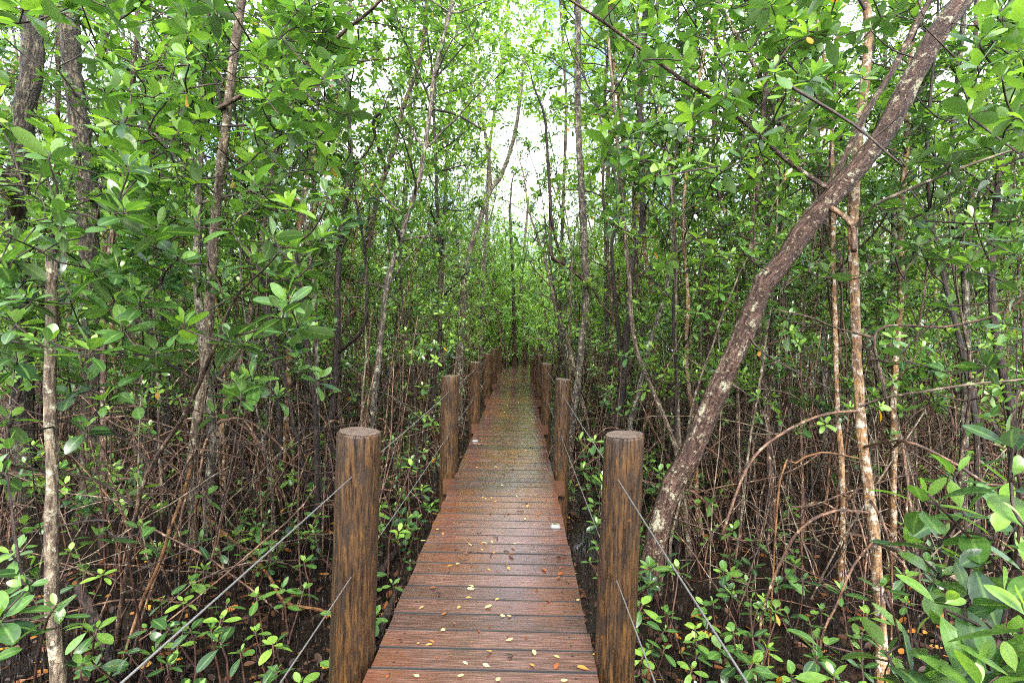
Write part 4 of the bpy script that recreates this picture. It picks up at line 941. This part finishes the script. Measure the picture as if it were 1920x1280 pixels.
while n < 296 and tries < 20000:
    tries += 1; y = 4.3 + 14 * g.random() ** .9; p = np.array([g.uniform(-1, 1) * (y * 1.05 + .3), y, GZ]); s, t = deck_st(p)
    if abs(t) < 1.05 or not free(p, .16) or (y < 7 and any(blocks((p[0], y - .1, z), 0) for z in (.3, 1., 1.8))): continue
    placed.append(tuple(p)); st, cr = PO[g.integers(12)]; r = empty('mangrove_pole_sapling', p, g.uniform(0, 6.28)); sc = g.uniform(.8, 1.2); r.scale = (sc,) * 3; r.rotation_euler.x = g.normal(0, .09); mobj('trunk', st, r); mobj('crown', cr, r); sd = 'left' if t < 0 else 'right'
    tag(r, 'thin nearly bare upright mangrove stem among the roots %s of the boardwalk' % sd, 'thin sapling', 'thin bare mangrove stems %s of the boardwalk' % sd); n += 1

def thicket():
    mb = MB(); gg = np.random.default_rng(901); k = 0
    while k < 2600:
        y = 4.0 + 13 * gg.random() ** 1.1; x = gg.uniform(-1, 1) * (y * 1.05 + .3); s, t = deck_st((x, y))
        if abs(t) < 1.0: continue
        a = gg.uniform(0, 6.28); u = gg.random()
        if u < .45:                                               # upright, a little crooked
            L = gg.uniform(.6, 2.6); p = wander(gg, (x, y, GZ - .05), (gg.normal(0, .16), gg.normal(0, .16), 1), L, 6, .07)
        elif u < .8:                                              # slanting from the mud
            L = gg.uniform(.7, 2.0); p = wander(gg, (x, y, GZ - .05), (math.cos(a), math.sin(a), gg.uniform(.5, 1.6)), L, 7, .12, -.10)
        else:                                                     # near-level dead boughs caught among the stems
            L = gg.uniform(.8, 2.2); p = wander(gg, (x, y, GZ + gg.uniform(.1, 1.5)), (math.cos(a), math.sin(a) * .5, gg.normal(0, .25)), L, 8, .10)
        if y < 6.5 and any(blocks(q, 0) for q in p): continue
        if min(abs(deck_st(q)[1]) for q in p) < .75: continue
        r = gg.uniform(.004, .010); tube(mb, p, np.linspace(r, r * .55, len(p)), 5, mat=int(gg.choice([0, 1, 2, 3], p=[.42, .26, .2, .12]))); k += 1
    tag(mb.build('root_tangle', [BK['root'], BK['brown'], BK['pale'], BK['dark']]), 'tangle of thin reddish roots and dead stems filling the thicket', 'roots', kind='stuff')
thicket()

# ------------------------------------------------------------------ leaves and twigs lying on the planks
FL = {'yellow': [], 'brown': [], 'red': []}
for nm, lo, hi in (('yellow', .72, 1), ('brown', .3, .6), ('red', .0, .28)):
    for k in range(6):
        gg = np.random.default_rng(400 + k + len(nm)); mb = MB(); L = 1.0
        leaves(mb, np.zeros((1, 3)), np.array([[1.0, 0, .06]]), np.array([[0, gg.normal(0, .2), 1.0]]), np.array([L]), np.array([gg.uniform(.2, .29)]), np.array([gg.uniform(lo, hi)]), 0, np.array([gg.uniform(-.28, .12)]))
        if nm != 'yellow': mb.v[0][:, 2] += .5 * mb.v[0][:, 1] ** 2 * gg.uniform(0, 3)
        mb.v[0][:, 2] -= mb.v[0][:, 2].min(); FL[nm].append(mb.mesh('fallen_leaf', M_fallen))
def fallen(nm, s, t, L):
    o = mobj('fallen_leaf', FL[nm][g.integers(6)], None, D(s, t, .0035)); o.rotation_euler.z = g.uniform(0, 6.28); o.scale = (L, L * g.uniform(.8, 1.2), L); o.scale *= .66
    w = {'yellow': 'pale yellow', 'brown': 'orange brown', 'red': 'dark red brown'}[nm]
    tag(o, '%s fallen leaf lying on the wet boardwalk planks' % w, 'fallen leaf', '%s fallen leaves on the boardwalk' % w)
for x, y, nm, L in [(891, 1104, 'yellow', .075), (885, 1120, 'brown', .06), (819, 1102, 'red', .06), (754, 1196, 'brown', .055), (948, 1155, 'yellow', .045), (947, 1202, 'yellow', .06), (924, 1220, 'yellow', .06), (1003, 1230, 'yellow', .065), (1037, 1229, 'yellow', .05), (878, 1246, 'yellow', .045),
                    (919, 1250, 'yellow', .055), (856, 1268, 'yellow', .05), (938, 1270, 'yellow', .055), (1047, 1242, 'brown', .08), (1106, 1256, 'brown', .09), (1110, 1228, 'yellow', .05), (836, 1179, 'yellow', .05), (826, 1153, 'brown', .05), (848, 1167, 'brown', .045), (804, 1201, 'brown', .05),
                    (781, 1205, 'yellow', .045), (907, 1141, 'yellow', .075), (858, 1142, 'yellow', .05), (785, 1141, 'yellow', .045), (1024, 1073, 'brown', .09), (1045, 1079, 'brown', .08), (1049, 1040, 'brown', .09), (1064, 1040, 'brown', .07), (903, 1022, 'brown', .06), (914, 1019, 'yellow', .065),
                    (799, 1014, 'yellow', .06), (879, 1037, 'red', .06), (953, 1038, 'brown', .09), (971, 962, 'red', .07), (989, 952, 'brown', .09), (1032, 1130, 'red', .05), (928, 1126, 'yellow', .05), (957, 1028, 'brown', .06), (1050, 1080, 'brown', .06), (862, 1056, 'yellow', .05), (838, 1062, 'brown', .05),
                    (775, 1265, 'yellow', .05), (1005, 965, 'brown', .06), (950, 965, 'red', .06)]:
    s, t = deck_st(G(x, y)); fallen(nm, s, t, L)
for i in range(225):
    s = 2.1 + 16.5 * g.random() ** 1.15; t = np.clip(g.normal(-.04, .26), -.48, .48)
    fallen(g.choice(['yellow', 'brown', 'red'], p=[.36, .34, .30]), s, t, g.uniform(.025, .06))
TW = []
for k in range(6):
    gg = np.random.default_rng(500 + k); mb = MB(); p = wander(gg, (0, 0, .006), (1, 0, 0), .09, 6, .55); p[:, 2] = .005; tube(mb, p, np.linspace(.0035, .0018, 7), 5); TW.append(mb.mesh('fallen_twig', BK['dark']))
for i in range(70):
    s = 2.2 + 8 * g.random() ** 1.1; t = np.clip(g.normal(.0, .25), -.46, .46); o = mobj('fallen_twig', TW[g.integers(6)], None, D(s, t, .002)); o.rotation_euler.z = g.uniform(0, 6.28); sc = g.uniform(.4, 1.1); o.scale = (sc, sc, sc)
    tag(o, 'short curled black twig lying on the wet boardwalk planks', 'twig', 'twigs fallen on the boardwalk')

# ------------------------------------------------------------------ sky and light
SUN_EL, SUN_AZ = 46, 174            # high and behind the camera to the right, veiled by cloud
W = bpy.data.worlds.new('World'); S.world = W; W.use_nodes = True; nt = W.node_tree; nt.nodes.clear(); lk = nt.links
sky = nt.nodes.new('ShaderNodeTexSky'); sky.sky_type = 'NISHITA'; sky.sun_disc = False; sky.sun_elevation = R(SUN_EL); sky.sun_rotation = R(SUN_AZ)
tc = nt.nodes.new('ShaderNodeTexCoord'); mp = nd(nt, 'ShaderNodeMapping'); mp.inputs['Scale'].default_value = (1, 1, 1.6); lk.new(tc.outputs['Generated'], mp.inputs[0])
cl = ramp(nt, noise(nt, mp.outputs[0], 3.4, 7, .58), [(.36, g3(0)), (.52, g3(.75)), (.64, g3(1))])
c2 = ramp(nt, noise(nt, mp.outputs[0], 6, 5, .6), [(.3, (6.0, 6.4, 7.2)), (.7, (10.5, 10.7, 11.0))])
mixn = mixc(nt, cl, sky.outputs[0], c2)
bg = nt.nodes.new('ShaderNodeBackground'); bg.inputs['Strength'].default_value = .14; lk.new(mixn, bg.inputs[0])
wo = nt.nodes.new('ShaderNodeOutputWorld'); lk.new(bg.outputs[0], wo.inputs['Surface'])
sl = bpy.data.lights.new('sun', 'SUN'); sl.energy = 3.0; sl.angle = R(24); sl.color = (1, .96, .9); so = bpy.data.objects.new('sun', sl); COL.objects.link(so)
az, el = R(SUN_AZ), R(SUN_EL); sd = Vector((math.sin(az) * math.cos(el), math.cos(az) * math.cos(el), math.sin(el))); so.rotation_euler = sd.to_track_quat('Z', 'Y').to_euler()

S.view_settings.view_transform = 'Standard'; S.view_settings.look = 'None'; S.view_settings.exposure = 1.82; S.view_settings.gamma = 1
cy = S.cycles; cy.max_bounces = 5; cy.diffuse_bounces = 4; cy.glossy_bounces = 2; cy.transmission_bounces = 2; cy.adaptive_threshold = .04; cy.transparent_max_bounces = 4; cy.caustics_reflective = False; cy.caustics_refractive = False
cy.filter_width = 1.0; cy.use_denoising = False; cy.sample_clamp_indirect = 6
